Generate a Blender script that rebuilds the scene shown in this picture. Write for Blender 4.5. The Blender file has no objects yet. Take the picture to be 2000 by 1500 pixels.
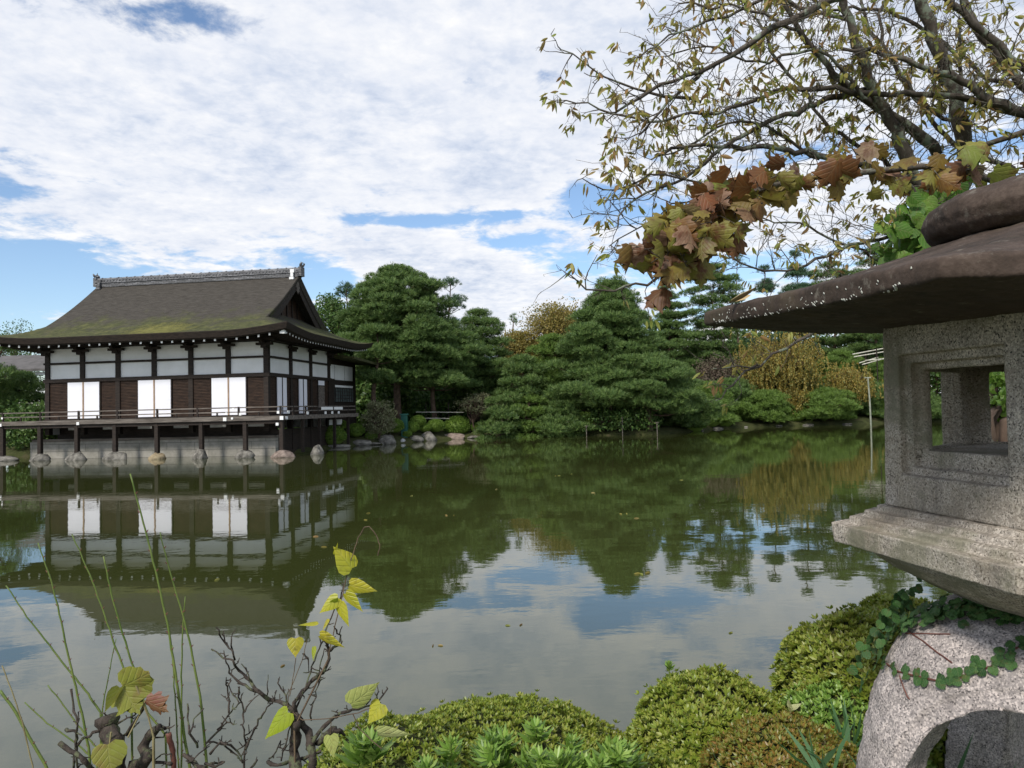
import bpy, bmesh, math, random
import numpy as np
from mathutils import Vector, Matrix, Euler
from mathutils.bvhtree import BVHTree
random.seed(7); RNG = np.random.default_rng(11)
PI = math.pi; R = math.radians
scene = bpy.context.scene
COL = scene.collection

# ------------------------------------------------------------------ camera
F_PX, PITCH, ROLL, EYE = 1410.0, .0327, .0234, 2.06      # lens in pixels of a 2000 px wide frame
cam_d = bpy.data.cameras.new("camera"); cam = bpy.data.objects.new("camera", cam_d); COL.objects.link(cam)
cam_d.sensor_width = 36; cam_d.lens = 36 * F_PX / 2000; cam_d.clip_start = .05; cam_d.clip_end = 3000
_X = Vector((1, 0, 0)); _F = Vector((0, math.cos(PITCH), math.sin(PITCH))); _Z = Vector((0, -math.sin(PITCH), math.cos(PITCH)))
c_, s_ = math.cos(ROLL), math.sin(ROLL)
_right = c_ * _X - s_ * _Z; _up = s_ * _X + c_ * _Z
M = Matrix((_right, _up, -_F)).transposed().to_4x4(); M.translation = Vector((0, 0, EYE)); cam.matrix_world = M
scene.camera = cam
def ray(x, y):
    return (_F + _right * ((x - 1000) / F_PX) + _up * ((750 - y) / F_PX))
def at(x, y, Y):
    "a point seen at (x, y) of the 2000x1500 photograph, Y metres ahead"
    d = ray(x, y); return Vector((0, 0, EYE)) + d * (Y / d.y)
def onz(x, y, z=0.):
    d = ray(x, y); return Vector((0, 0, EYE)) + d * ((z - EYE) / d.z)

# ------------------------------------------------------------------ light
SUN_EL, SUN_AZ = R(42), R(208)          # azimuth clockwise from +Y: behind the camera, to the left
scene.view_settings.view_transform = 'Standard'; scene.view_settings.look = 'None'
scene.view_settings.exposure = 0.32; scene.view_settings.gamma = 1
sd = Vector((math.sin(SUN_AZ) * math.cos(SUN_EL), math.cos(SUN_AZ) * math.cos(SUN_EL), math.sin(SUN_EL)))
sl = bpy.data.lights.new("sun", 'SUN'); sl.energy = 2.8; sl.angle = R(9); sl.color = (1, .95, .87)
so = bpy.data.objects.new("sun", sl); COL.objects.link(so); so.rotation_euler = sd.to_track_quat('Z', 'Y').to_euler(); so.location = (0, 0, 40)

class NT:
    def __init__(s, tree): s.t = tree; s.n = tree.nodes; s.l = tree.links
    def node(s, typ, inputs=None, **kw):
        n = s.n.new(typ)
        for k, v in kw.items(): setattr(n, k, v)
        for k, v in (inputs or {}).items():
            if hasattr(v, 'is_linked') or hasattr(v, 'links'): s.l.new(v, n.inputs[k])
            else: n.inputs[k].default_value = v
        return n
    def math(s, op, a, b=0., c=0., clamp=False):
        n = s.n.new('ShaderNodeMath'); n.operation = op; n.use_clamp = clamp
        for i, v in enumerate((a, b, c)):
            if hasattr(v, 'links'): s.l.new(v, n.inputs[i])
            else: n.inputs[i].default_value = v
        return n.outputs[0]
    def ramp(s, fac, stops, interp='LINEAR'):
        n = s.n.new('ShaderNodeValToRGB'); n.color_ramp.interpolation = interp
        el = n.color_ramp.elements
        while len(el) < len(stops): el.new(.5)
        for e, (p, c) in zip(el, stops):
            e.position = p; e.color = (c, c, c, 1) if isinstance(c, (int, float)) else (*c, 1)
        s.l.new(fac, n.inputs[0]); return n.outputs[0]
    def noise(s, vec, scale, detail=3., rough=.5, dist=0.):
        n = s.n.new('ShaderNodeTexNoise'); n.inputs['Scale'].default_value = scale
        n.inputs['Detail'].default_value = detail; n.inputs['Roughness'].default_value = rough; n.inputs['Distortion'].default_value = dist
        if vec is not None: s.l.new(vec, n.inputs['Vector'])
        return n.outputs['Fac']
    def mix(s, fac, a, b, typ='MIX'):
        n = s.n.new('ShaderNodeMix'); n.data_type = 'RGBA'; n.blend_type = typ
        for i, v in ((0, fac), (6, a), (7, b)):
            if hasattr(v, 'links'): s.l.new(v, n.inputs[i])
            elif i == 0: n.inputs[0].default_value = v
            else: n.inputs[i].default_value = (*v, 1)
        return n.outputs[2]

# world: physical sky behind a layer of broken cloud, all by direction
world = bpy.data.worlds.new("World"); scene.world = world; world.use_nodes = True
w = NT(world.node_tree); w.n.clear()
out = w.node('ShaderNodeOutputWorld')
sky = w.node('ShaderNodeTexSky', sky_type='NISHITA'); sky.sun_disc = False
sky.sun_elevation = SUN_EL; sky.sun_rotation = SUN_AZ; sky.air_density = 1.0; sky.dust_density = .6; sky.ozone_density = 3.0
bg1 = w.node('ShaderNodeBackground', {'Color': sky.outputs[0], 'Strength': .135})
tc = w.node('ShaderNodeTexCoord').outputs['Generated']
sep = w.node('ShaderNodeSeparateXYZ', {0: tc})
zz = w.math('ADD', w.math('MAXIMUM', w.math('ABSOLUTE', sep.outputs[2]), 0.), .13)
cx = w.math('DIVIDE', sep.outputs[0], zz); cy = w.math('DIVIDE', sep.outputs[1], zz)
pc = w.node('ShaderNodeCombineXYZ', {0: cx, 1: cy, 2: 0.}).outputs[0]
n1 = w.noise(pc, 1.5, 4, .55, .2); n2 = w.noise(pc, 6.5, 8, .62, .35); n3 = w.noise(pc, 21., 4, .6, .2)
cov = w.math('ADD', w.math('MULTIPLY', n1, .75), w.math('MULTIPLY', n2, .86))
cov = w.math('ADD', cov, w.math('MULTIPLY', n3, .26))
def blob(x, y, rx, ry, amp):
    "raises or lowers the cloud cover round one direction"
    global cov
    d = ray(x, y).normalized(); ux = _X.copy(); uz = d.cross(ux).cross(d).normalized()
    ux = Vector((d.y, -d.x, 0)).normalized(); uz = ux.cross(d).normalized()
    rel = w.node('ShaderNodeVectorMath', {0: tc, 1: tuple(d)}, operation='SUBTRACT').outputs[0]
    a = w.node('ShaderNodeVectorMath', {0: rel, 1: tuple(ux * (F_PX / rx))}, operation='DOT_PRODUCT').outputs['Value']
    b = w.node('ShaderNodeVectorMath', {0: rel, 1: tuple(uz * (F_PX / ry))}, operation='DOT_PRODUCT').outputs['Value']
    c = w.node('ShaderNodeVectorMath', {0: rel, 1: tuple(d * 1.5)}, operation='DOT_PRODUCT').outputs['Value']
    rr = w.math('ADD', w.math('ADD', w.math('MULTIPLY', a, a), w.math('MULTIPLY', b, b)), w.math('MULTIPLY', c, c))
    g = w.math('POWER', 2.718, w.math('MULTIPLY', rr, -1.))
    cov = w.math('ADD', cov, w.math('MULTIPLY', g, amp))
for b_ in [(320, 30, 95, 42, -.36), (1070, 150, 60, 24, -.30), (910, 160, 26, 9, -.22), (20, 372, 60, 16, -.34), (20, 585, 150, 75, -.62), (120, 510, 60, 22, -.22), (170, 350, 110, 14, -.14),
           (800, 432, 130, 12, -.42), (960, 420, 100, 12, -.36), (1170, 385, 85, 34, -.46), (640, 545, 60, 34, -.36), (720, 470, 50, 10, -.2),
           (1010, 470, 60, 18, -.34), (1120, 520, 110, 22, -.26), (1300, 410, 150, 22, -.26), (1420, 520, 150, 24, -.30), (1600, 300, 160, 26, -.28), (1850, 290, 170, 30, -.26), (1650, 440, 120, 20, .15),
           (960, 590, 150, 60, .34), (750, 510, 75, 38, .55), (900, 520, 80, 36, .5), (960, 560, 110, 30, .45), (330, 200, 700, 150, .22), (1350, 60, 700, 150, .26), (700, 330, 500, 70, .16), (1500, 380, 500, 90, .14), (60, 612, 130, 16, .42), (1250, -100, 900, 200, .2), (350, 440, 300, 50, .14)]:
    blob(*b_)
mask = w.node('ShaderNodeMapRange', {'Value': cov, 'From Min': .79, 'From Max': 1.08}, interpolation_type='SMOOTHSTEP').outputs[0]
mask = w.math('MULTIPLY', mask, .97)
sh = w.math('ADD', w.math('ADD', w.math('MULTIPLY', n2, .50), w.math('MULTIPLY', n3, .34)), w.math('MULTIPLY', w.noise(pc, 2.6, 5, .6, .3), .58))
thick = w.node('ShaderNodeMapRange', {'Value': cov, 'From Min': .7, 'From Max': 1.25, 'To Min': .13, 'To Max': 0.}).outputs[0]
ccol = w.ramp(w.math('ADD', sh, thick), [(.48, (.44, .52, .68)), (.60, (.64, .70, .82)), (.72, (.80, .83, .90)), (.88, (.95, .95, .96))])
bg2 = w.node('ShaderNodeBackground', {'Color': ccol, 'Strength': .86})
mx = w.node('ShaderNodeMixShader', {0: mask, 1: bg1.outputs[0], 2: bg2.outputs[0]})
w.l.new(mx.outputs[0], out.inputs[0])

# ------------------------------------------------------------------ materials
def new_mat(name):
    m = bpy.data.materials.new(name); m.use_nodes = True; t = NT(m.node_tree); t.n.clear()
    t.out = t.node('ShaderNodeOutputMaterial'); t.p = t.node('ShaderNodeBsdfPrincipled'); t.l.new(t.p.outputs[0], t.out.inputs[0])
    t.obj = t.node('ShaderNodeTexCoord').outputs['Object']; return m, t
def setp(t, **kw):
    for k, v in kw.items():
        k = k.replace('_', ' ')
        if hasattr(v, 'links'): t.l.new(v, t.p.inputs[k])
        elif isinstance(v, tuple): t.p.inputs[k].default_value = (*v, 1)
        else: t.p.inputs[k].default_value = v
def bump(t, height, strength=.5, dist=.01):
    b = t.node('ShaderNodeBump', {'Height': height, 'Strength': strength, 'Distance': dist}); t.l.new(b.outputs[0], t.p.inputs['Normal'])
def m_noise(name, c1, c2, scale=3., detail=5., rough=.8, bs=.4, bd=.01, lo=.35, hi=.65, spec=.3, stretch=None):
    m, t = new_mat(name); v = t.obj
    if stretch: v = t.node('ShaderNodeMapping', {'Vector': t.obj, 'Scale': stretch}).outputs[0]
    n = t.noise(v, scale, detail, .6)
    setp(t, Base_Color=t.ramp(n, [(lo, c1), (hi, c2)]), Roughness=rough, Specular_IOR_Level=spec); bump(t, n, bs, bd); return m
def m_leaf(name, cols, rough=.45, trans=.35, spot=None, spec=.4, big=0., vein=0., hue=None):
    m, t = new_mat(name)
    rnd = t.node('ShaderNodeNewGeometry').outputs['Random Per Island']
    if big:
        rnd = t.math('ADD', t.math('MULTIPLY', rnd, 1 - big), t.math('MULTIPLY', t.ramp(t.noise(t.obj, 1.3, 2), [(.35, 0.), (.65, 1.)]), big))
    k = len(cols); col = t.ramp(rnd, [(i / (k - 1) if k > 1 else 0, c) for i, c in enumerate(cols)])
    if spot:
        col = t.mix(t.ramp(t.noise(t.obj, spot[1], 4, .65), [(.52, 0.), (.66, 1.)]), col, spot[0])
    if vein:
        b_ = t.node('ShaderNodeSeparateXYZ', {0: t.node('ShaderNodeAttribute', attribute_name='blade').outputs['Vector']}); a_ = t.math('ABSOLUTE', b_.outputs[0])
        mid = t.math('SUBTRACT', 1., t.math('MULTIPLY', a_, 28.), clamp=True)
        side = t.math('POWER', t.math('ABSOLUTE', t.math('SINE', t.math('MULTIPLY', t.math('SUBTRACT', b_.outputs[2], t.math('MULTIPLY', a_, 1.1)), 12.5))), 14.)
        col = t.mix(t.math('MULTIPLY', t.math('MAXIMUM', mid, t.math('MULTIPLY', side, .7)), vein), col, (.55, .52, .25))
        col = t.mix(t.ramp(t.noise(t.obj, 60., 4, .7), [(.55, 0.), (.68, .5)]), col, (.16, .09, .035))
        col = t.mix(t.ramp(t.noise(t.obj, 24., 3, .6), [(.42, 0.), (.6, .35)]), col, hue or (.22, .16, .05))
        bump(t, t.math('MAXIMUM', mid, side), .6, .0012)
    setp(t, Base_Color=col, Roughness=rough, Specular_IOR_Level=spec)
    tr = t.node('ShaderNodeBsdfTranslucent', {'Color': col})
    mxs = t.node('ShaderNodeMixShader', {0: trans, 1: t.p.outputs[0], 2: tr.outputs[0]}); t.l.new(mxs.outputs[0], t.out.inputs[0])
    return m
MAT = {}
MAT['pine'] = m_leaf('pine_needles', [(.04, .085, .024), (.085, .155, .038), (.135, .215, .052), (.20, .28, .08)], .55, .3)
MAT['pine_blue'] = m_leaf('pine_needles_bluish', [(.035, .08, .038), (.06, .125, .055), (.10, .165, .075)], .6, .2)
MAT['pine_bright'] = m_leaf('pine_needles_bright', [(.07, .13, .022), (.13, .215, .038), (.20, .30, .06)], .55, .3)
MAT['broad'] = m_leaf('broad_leaves', [(.045, .095, .022), (.085, .165, .036), (.15, .22, .055)], .5, .3)
MAT['yellow'] = m_leaf('autumn_leaves', [(.20, .15, .03), (.28, .22, .05), (.34, .27, .08), (.15, .17, .04)], .6, .35)
MAT['gold'] = m_leaf('weeping_gold_leaves', [(.26, .18, .03), (.34, .25, .05), (.15, .17, .04), (.40, .32, .10)], .6, .35)
MAT['bare'] = m_leaf('dry_twigs', [(.10, .07, .05), (.16, .12, .09), (.10, .10, .05)], .8, .1)
MAT['paleleaf'] = m_leaf('pale_leaves', [(.18, .20, .10), (.30, .30, .17), (.12, .14, .05)], .6, .3)
MAT['clip'] = m_leaf('clipped_azalea', [(.08, .15, .02), (.14, .24, .035), (.21, .31, .05)], .6, .3)
MAT['azalea'] = m_leaf('azalea_leaves', [(.09, .14, .018), (.18, .25, .025), (.27, .33, .04), (.35, .37, .07), (.17, .16, .03), (.13, .19, .02)], .4, .35, spec=.5, big=.35)
MAT['azalea_red'] = m_leaf('azalea_reddish_leaves', [(.11, .15, .02), (.22, .24, .04), (.27, .14, .03), (.22, .25, .04), (.30, .26, .06), (.28, .15, .04)], .4, .3, spec=.5, big=.45)
MAT['lance'] = m_leaf('fresh_lance_leaves', [(.11, .21, .03), (.20, .34, .05), (.32, .44, .10)], .4, .3, spec=.5)
MAT['grassy'] = m_leaf('grass_blades', [(.03, .10, .03), (.06, .15, .05), (.12, .22, .10)], .45, .3)
MAT['ivy'] = m_leaf('ivy_leaves', [(.02, .07, .018), (.04, .12, .028), (.07, .16, .04)], .5, .25, spec=.3, vein=.2, hue=(.05, .10, .03))
MAT['ivy_bright'] = m_leaf('bright_ivy_leaves', [(.06, .16, .02), (.11, .25, .03), (.20, .33, .06)], .5, .4, spec=.3, vein=.25, hue=(.08, .14, .03))
MAT['maple'] = m_leaf('turning_maple_leaves', [(.12, .05, .02), (.24, .10, .03), (.22, .22, .04), (.38, .22, .17), (.26, .17, .03), (.28, .33, .06), (.26, .07, .03), (.38, .30, .06), (.20, .25, .04)], .5, .4, spot=((.16, .06, .025), 18.), vein=.12, hue=(.10, .05, .03))
MAT['curl'] = m_leaf('curled_leaves', [(.28, .22, .05), (.40, .37, .09), (.30, .36, .08), (.36, .20, .08), (.46, .42, .15)], .5, .5)
MAT['heart'] = m_leaf('yellow_heart_leaves', [(.30, .40, .02), (.50, .48, .03), (.52, .44, .04)], .4, .4, spec=.5, vein=.14, hue=(.26, .34, .03))
MAT['heart_pale'] = m_leaf('pale_heart_leaves', [(.50, .52, .24), (.56, .56, .30)], .5, .3, vein=.2, hue=(.40, .42, .16))
MAT['lobed'] = m_leaf('lobed_leaves', [(.18, .28, .03), (.32, .34, .06), (.22, .24, .04)], .45, .4, spot=((.30, .16, .06), 16.), vein=.22)
MAT['redleaf'] = m_leaf('brown_red_leaf', [(.17, .05, .035), (.22, .08, .05)], .5, .3, vein=.2)
def m_bark(name, c1, c2, lich=None, sc=9.):
    m, t = new_mat(name); n = t.noise(t.obj, sc, 6, .65); col = t.ramp(n, [(.35, c1), (.65, c2)])
    if lich: col = t.mix(t.ramp(t.noise(t.obj, sc * .7 + 4, 5, .7), [(.52, 0.), (.60, 1.)]), col, lich)
    setp(t, Base_Color=col, Roughness=.9, Specular_IOR_Level=.2); bump(t, n, .7, .01); return m
MAT['bark'] = m_bark('pine_bark', (.05, .035, .025), (.16, .11, .08), None, 3.)
MAT['cherry'] = m_bark('lichened_bark', (.045, .037, .03), (.12, .10, .08), (.20, .23, .17), 14.)
MAT['twig'] = m_bark('dark_twig', (.05, .04, .033), (.12, .10, .08), (.17, .17, .13), 30.)
MAT['twigdark'] = m_bark('mossy_dark_twig', (.025, .02, .017), (.085, .068, .055), (.10, .11, .06), 45.)
MAT['stem'] = m_noise('green_stem', (.07, .12, .02), (.16, .2, .05), 12., 3, .5, .2, .002)
MAT['redstem'] = m_noise('red_brown_stem', (.10, .035, .03), (.17, .07, .05), 20., 4, .6, .3, .002)
MAT['vine'] = m_noise('pale_vine', (.16, .13, .06), (.28, .24, .12), 20., 3, .6, .2, .002)
# stone
def m_granite(name, light, mid, dark, sc, moss=None, stain=None):
    m, t = new_mat(name)
    v = t.node('ShaderNodeTexVoronoi', {'Vector': t.obj, 'Scale': sc}); rc = t.node('ShaderNodeSeparateColor', {0: v.outputs['Color']}).outputs[0]
    n = t.noise(t.obj, sc * .55, 3, .7)
    g = t.math('ADD', t.math('MULTIPLY', rc, .55), t.math('MULTIPLY', n, .6))
    col = t.ramp(g, [(.30, dark), (.40, mid), (.58, mid), (.75, light)])
    big = t.noise(t.obj, 6., 5, .65); col = t.mix(t.ramp(big, [(.45, 0.), (.72, .55)]), col, tuple(c * .45 for c in mid))
    if stain: col = t.mix(t.ramp(t.noise(t.obj, 3.2, 5, .7), [(.42, 0.), (.62, stain[1])]), col, stain[0])
    st = t.noise(t.node('ShaderNodeMapping', {'Vector': t.obj, 'Scale': (9, 9, 1.1)}).outputs[0], 1.6, 6, .7); col = t.mix(t.ramp(st, [(.50, 0.), (.68, .5)]), col, tuple(c * .35 for c in mid))
    if moss: col = t.mix(t.ramp(t.noise(t.obj, 5., 5, .7), [(.5, 0.), (.62, .8)]), col, moss)
    setp(t, Base_Color=col, Roughness=.88, Specular_IOR_Level=.25)
    bump(t, t.math('ADD', t.math('MULTIPLY', g, .6), big), .8, .0035); return m
MAT['granite'] = m_granite('weathered_granite', (.66, .59, .50), (.38, .335, .285), (.05, .046, .042), 380, stain=((.24, .19, .12), .5), moss=(.20, .19, .13))
MAT['granite_pink'] = m_granite('pale_pink_granite', (.62, .54, .49), (.34, .30, .28), (.09, .08, .078), 340)
m, t = new_mat('dark_roof_stone')
n = t.noise(t.obj, 7, 6, .7); n_f = t.noise(t.obj, 120, 3, .6)
col = t.ramp(t.math('ADD', t.math('MULTIPLY', n, .7), t.math('MULTIPLY', n_f, .3)), [(.33, (.026, .019, .013)), (.52, (.062, .043, .032)), (.68, (.11, .08, .062))])
col = t.mix(t.ramp(t.noise(t.obj, 2.3, 5, .7), [(.50, 0.), (.66, .6)]), col, (.085, .075, .035)); col = t.mix(t.ramp(t.noise(t.obj, 26, 6, .75), [(.58, 0.), (.66, .7)]), col, (.17, .15, .12)); col = t.mix(t.ramp(t.noise(t.obj, 11, 6, .75), [(.56, 0.), (.66, .7)]), col, (.018, .014, .011))
setp(t, Base_Color=col, Roughness=.85, Specular_IOR_Level=.3); bump(t, t.math('ADD', n, t.math('MULTIPLY', n_f, .35)), .8, .004); MAT['roofstone'] = m
MAT['rock'] = m_noise('shore_rock', (.07, .065, .055), (.30, .28, .24), 2.2, 9, .9, 1., .12, .35, .7)
MAT['rock_tan'] = m_noise('tan_rock', (.20, .15, .09), (.42, .34, .21), 3., 8, .85, 1., .06)
MAT['rock_red'] = m_noise('reddish_rock', (.10, .075, .06), (.30, .235, .195), 3., 8, .85, 1., .08)
MAT['rock_white'] = m_noise('whitish_rock', (.25, .25, .24), (.6, .6, .58), 4., 8, .85, 1., .06)
# building materials
MAT['darkwood'] = m_noise('dark_timber', (.014, .010, .008), (.036, .025, .018), 4., 5, .7, .4, .01, stretch=(1, 1, 6))
MAT['brownwood'] = m_noise('brown_shutter_timber', (.026, .015, .010), (.065, .037, .023), 3., 5, .7, .4, .01, stretch=(1, 1, 5))
MAT['greywood'] = m_noise('weathered_grey_timber', (.07, .058, .048), (.19, .165, .14), 3., 6, .85, .4, .01, stretch=(.35, 3, 3))
MAT['stile'] = m_noise('tan_stile', (.30, .20, .13), (.38, .27, .18), 5., 2, .7)
MAT['plaster'] = m_noise('grey_white_plaster', (.76, .76, .74), (.86, .86, .85), .9, 6, .9, .1, .003)
MAT['paper'] = m_noise('white_paper_screen', (.80, .80, .85), (.84, .84, .88), 1.2, 3, .8, .05, .001)
MAT['whitepaint'] = m_noise('white_end_paint', (.78, .78, .76), (.84, .84, .82), 4, 2, .7)
MAT['glass'] = m_noise('dim_window_panes', (.07, .09, .085), (.12, .145, .14), 1., 2, .15, 0, .001, spec=.6)
m, t = new_mat('foundation_blocks')
br = t.node('ShaderNodeTexBrick', {'Vector': t.node('ShaderNodeMapping', {'Vector': t.obj, 'Rotation': (PI / 2, 0, 0)}).outputs[0], 'Color1': (.27, .255, .22, 1), 'Color2': (.33, .31, .27, 1), 'Mortar': (.12, .115, .1, 1), 'Scale': 1., 'Brick Width': 1.5, 'Row Height': .36, 'Mortar Size': .012})
n = t.noise(t.obj, 2.5, 7, .7)
setp(t, Base_Color=t.mix(t.ramp(n, [(.4, 0.), (.7, .6)]), br.outputs[0], (.10, .10, .075)), Roughness=.9); bump(t, t.math('ADD', br.outputs['Fac'], t.math('MULTIPLY', n, -1)), .5, .02); MAT['blocks'] = m
m, t = new_mat('bark_thatch')
sp = t.node('ShaderNodeSeparateXYZ', {0: t.obj}); n = t.noise(t.obj, 1.1, 7, .65); nf = t.noise(t.node('ShaderNodeMapping', {'Vector': t.obj, 'Scale': (1.2, 5, 14)}).outputs[0], 2.2, 6, .7)
base = t.ramp(nf, [(.3, (.036, .032, .027)), (.7, (.10, .090, .077))])
low = t.node('ShaderNodeMapRange', {'Value': sp.outputs[2], 'From Min': 7.9, 'From Max': 6.1, 'To Min': -.16, 'To Max': .36}, clamp=True).outputs[0]
mossf = t.ramp(t.math('ADD', n, low), [(.50, 0.), (.80, 1.)])
mcol = t.ramp(t.noise(t.obj, 3.1, 6, .7), [(.35, (.05, .058, .024)), (.52, (.085, .092, .036)), (.68, (.14, .14, .05))])
# one thick yellow-green patch low on the pond side
dx = t.math('MULTIPLY', t.math('ADD', sp.outputs[0], 4.9), .42); dz = t.math('MULTIPLY', t.math('ADD', sp.outputs[2], -6.2), 1.6); rr = t.math('ADD', t.math('MULTIPLY', dx, dx), t.math('MULTIPLY', dz, dz))
pf = t.ramp(t.math('ADD', t.math('SUBTRACT', 1., rr), t.math('MULTIPLY', t.math('SUBTRACT', t.noise(t.obj, 2.6, 8, .75), .5), 2.6)), [(.35, 0.), (.95, 1.)])
col = t.mix(t.math('MULTIPLY', mossf, .8), base, mcol); col = t.mix(t.math('MULTIPLY', pf, .8), col, t.ramp(nf, [(.3, (.12, .12, .035)), (.7, (.24, .22, .07))]))
setp(t, Base_Color=col, Roughness=.95, Specular_IOR_Level=.1); bump(t, t.math('ADD', nf, t.math('MULTIPLY', pf, .8)), .9, .05); MAT['thatch'] = m
m, t = new_mat('ridge_tiles')
wv = t.node('ShaderNodeTexBrick', {'Vector': t.node('ShaderNodeMapping', {'Vector': t.obj, 'Rotation': (PI / 2, 0, 0)}).outputs[0], 'Color1': (.11, .11, .115, 1), 'Color2': (.26, .26, .27, 1), 'Mortar': (.05, .05, .05, 1), 'Scale': 1, 'Brick Width': .32, 'Row Height': .085, 'Mortar Size': .013})
setp(t, Base_Color=t.mix(t.ramp(t.noise(t.obj, 5, 5, .7), [(.4, 0.), (.7, .7)]), wv.outputs[0], (.06, .06, .06)), Roughness=.6); bump(t, wv.outputs['Fac'], 1., -.03); MAT['ridge'] = m
MAT['copper'] = m_noise('green_copper_roof', (.06, .13, .11), (.14, .26, .22), 2., 5, .7)
MAT['redpaint'] = m_noise('faded_red_timber', (.24, .04, .03), (.36, .09, .07), 3., 4, .7)
MAT['bluegrey'] = m_noise('blue_grey_roofing', (.22, .28, .31), (.33, .40, .43), 1.5, 4, .5)
MAT['postgreen'] = m_noise('dark_green_paint', (.01, .075, .06), (.02, .11, .085), 3., 3, .5)
MAT['bamboo'] = m_noise('pale_bamboo', (.42, .40, .32), (.62, .60, .50), 6., 3, .5)
MAT['prop'] = m_noise('greenish_grey_pole', (.20, .22, .17), (.32, .33, .26), 4., 4, .8)
MAT['litter'] = m_noise('red_white_cloth', (.5, .06, .05), (.8, .75, .7), 9., 1, .8)
# ground
m, t = new_mat('mossy_ground'); n = t.noise(t.obj, .8, 8, .7); n2_ = t.noise(t.obj, 9, 6, .7)
col = t.ramp(n, [(.35, (.028, .032, .014)), (.52, (.05, .06, .02)), (.7, (.085, .07, .04))]); col = t.mix(t.ramp(n2_, [(.5, 0.), (.7, .6)]), col, (.10, .085, .05))
setp(t, Base_Color=col, Roughness=.95, Specular_IOR_Level=.1); bump(t, t.math('ADD', n, n2_), .8, .04); MAT['ground'] = m
# water
m, t = new_mat('pond_water')
mp = t.node('ShaderNodeMapping', {'Vector': t.obj, 'Scale': (.75, 1.25, 1)}).outputs[0]
r1 = t.noise(mp, 4.5, 3, .5); r2 = t.noise(mp, 1.2, 2, .5)
patch = t.ramp(t.noise(t.obj, .16, 4, .6), [(.42, .35), (.62, 1.)])
hgt = t.math('ADD', t.math('MULTIPLY', t.math('MULTIPLY', r1, patch), .55), r2)
setp(t, Base_Color=t.ramp(t.noise(t.obj, .12, 3), [(.35, (.034, .042, .010)), (.65, (.046, .054, .016))]), Roughness=.015, IOR=1.85, Specular_IOR_Level=.5)
bump(t, hgt, 1., .0020); MAT['water'] = m

# ------------------------------------------------------------------ mesh helpers
def tag(o, label=None, cat=None, group=None, kind=None):
    for k, v in (('label', label), ('category', cat), ('group', group), ('kind', kind)):
        if v: o[k] = v
    return o
def empty(name, loc, label, cat, group=None, rz=0.):
    o = bpy.data.objects.new(name, None); COL.objects.link(o); o.location = loc; o.rotation_euler = (0, 0, rz); o.empty_display_size = .2
    return tag(o, label, cat, group)
def link_mesh(name, me, mat, parent=None, smooth=False):
    if mat is not None and not me.materials: me.materials.append(mat)
    o = bpy.data.objects.new(name, me); COL.objects.link(o)
    if smooth: me.polygons.foreach_set('use_smooth', [True] * len(me.polygons))
    if parent is not None: o.parent = parent
    return o
class MB:
    def __init__(s): s.v = []; s.f = []
    def add(s, vs, fs):
        b = len(s.v); s.v += [tuple(x) for x in vs]; s.f += [tuple(i + b for i in q) for q in fs]; return s
    def box(s, x0, x1, y0, y1, z0, z1):
        return s.add([(x0, y0, z0), (x1, y0, z0), (x1, y1, z0), (x0, y1, z0), (x0, y0, z1), (x1, y0, z1), (x1, y1, z1), (x0, y1, z1)],
                     [(0, 3, 2, 1), (4, 5, 6, 7), (0, 1, 5, 4), (1, 2, 6, 5), (2, 3, 7, 6), (3, 0, 4, 7)])
    def tube(s, pts, rad, n=6, cap=True):
        pts = [Vector(p) for p in pts]; k = len(pts)
        if not hasattr(rad, '__len__'): rad = [rad] * k
        rings = []; prev = None
        for i, p in enumerate(pts):
            d = (pts[min(i + 1, k - 1)] - pts[max(i - 1, 0)])
            d = d.normalized() if d.length > 1e-9 else Vector((0, 0, 1))
            if prev is None: u = d.orthogonal().normalized()
            else:
                u = prev - d * prev.dot(d); u = u.normalized() if u.length > 1e-6 else d.orthogonal().normalized()
            prev = u; v = d.cross(u)
            rings.append([p + (u * math.cos(2 * PI * j / n) + v * math.sin(2 * PI * j / n)) * rad[i] for j in range(n)])
        vs = [q for r in rings for q in r]
        fs = [(i * n + j, i * n + (j + 1) % n, (i + 1) * n + (j + 1) % n, (i + 1) * n + j) for i in range(k - 1) for j in range(n)]
        if cap: fs += [tuple(range(n - 1, -1, -1)), tuple((k - 1) * n + j for j in range(n))]
        return s.add(vs, fs)
    def bar(s, a, b, w_, h_=None):
        a = Vector(a); b = Vector(b); d = (b - a).normalized(); up = Vector((0, 0, 1)) if abs(d.z) < .9 else Vector((0, 1, 0))
        u = d.cross(up).normalized() * w_ / 2; v = u.normalized().cross(d).normalized() * (h_ or w_) / 2
        vs = [a - u - v, a + u - v, a + u + v, a - u + v, b - u - v, b + u - v, b + u + v, b - u + v]
        return s.add(vs, [(0, 3, 2, 1), (4, 5, 6, 7), (0, 1, 5, 4), (1, 2, 6, 5), (2, 3, 7, 6), (3, 0, 4, 7)])
    def mesh(s, name):
        me = bpy.data.meshes.new(name); me.from_pydata([tuple(x) for x in s.v], [], s.f); me.update(); return me
    def build(s, name, mat, parent=None, smooth=False): return link_mesh(name, s.mesh(name), mat, parent, smooth)
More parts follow.
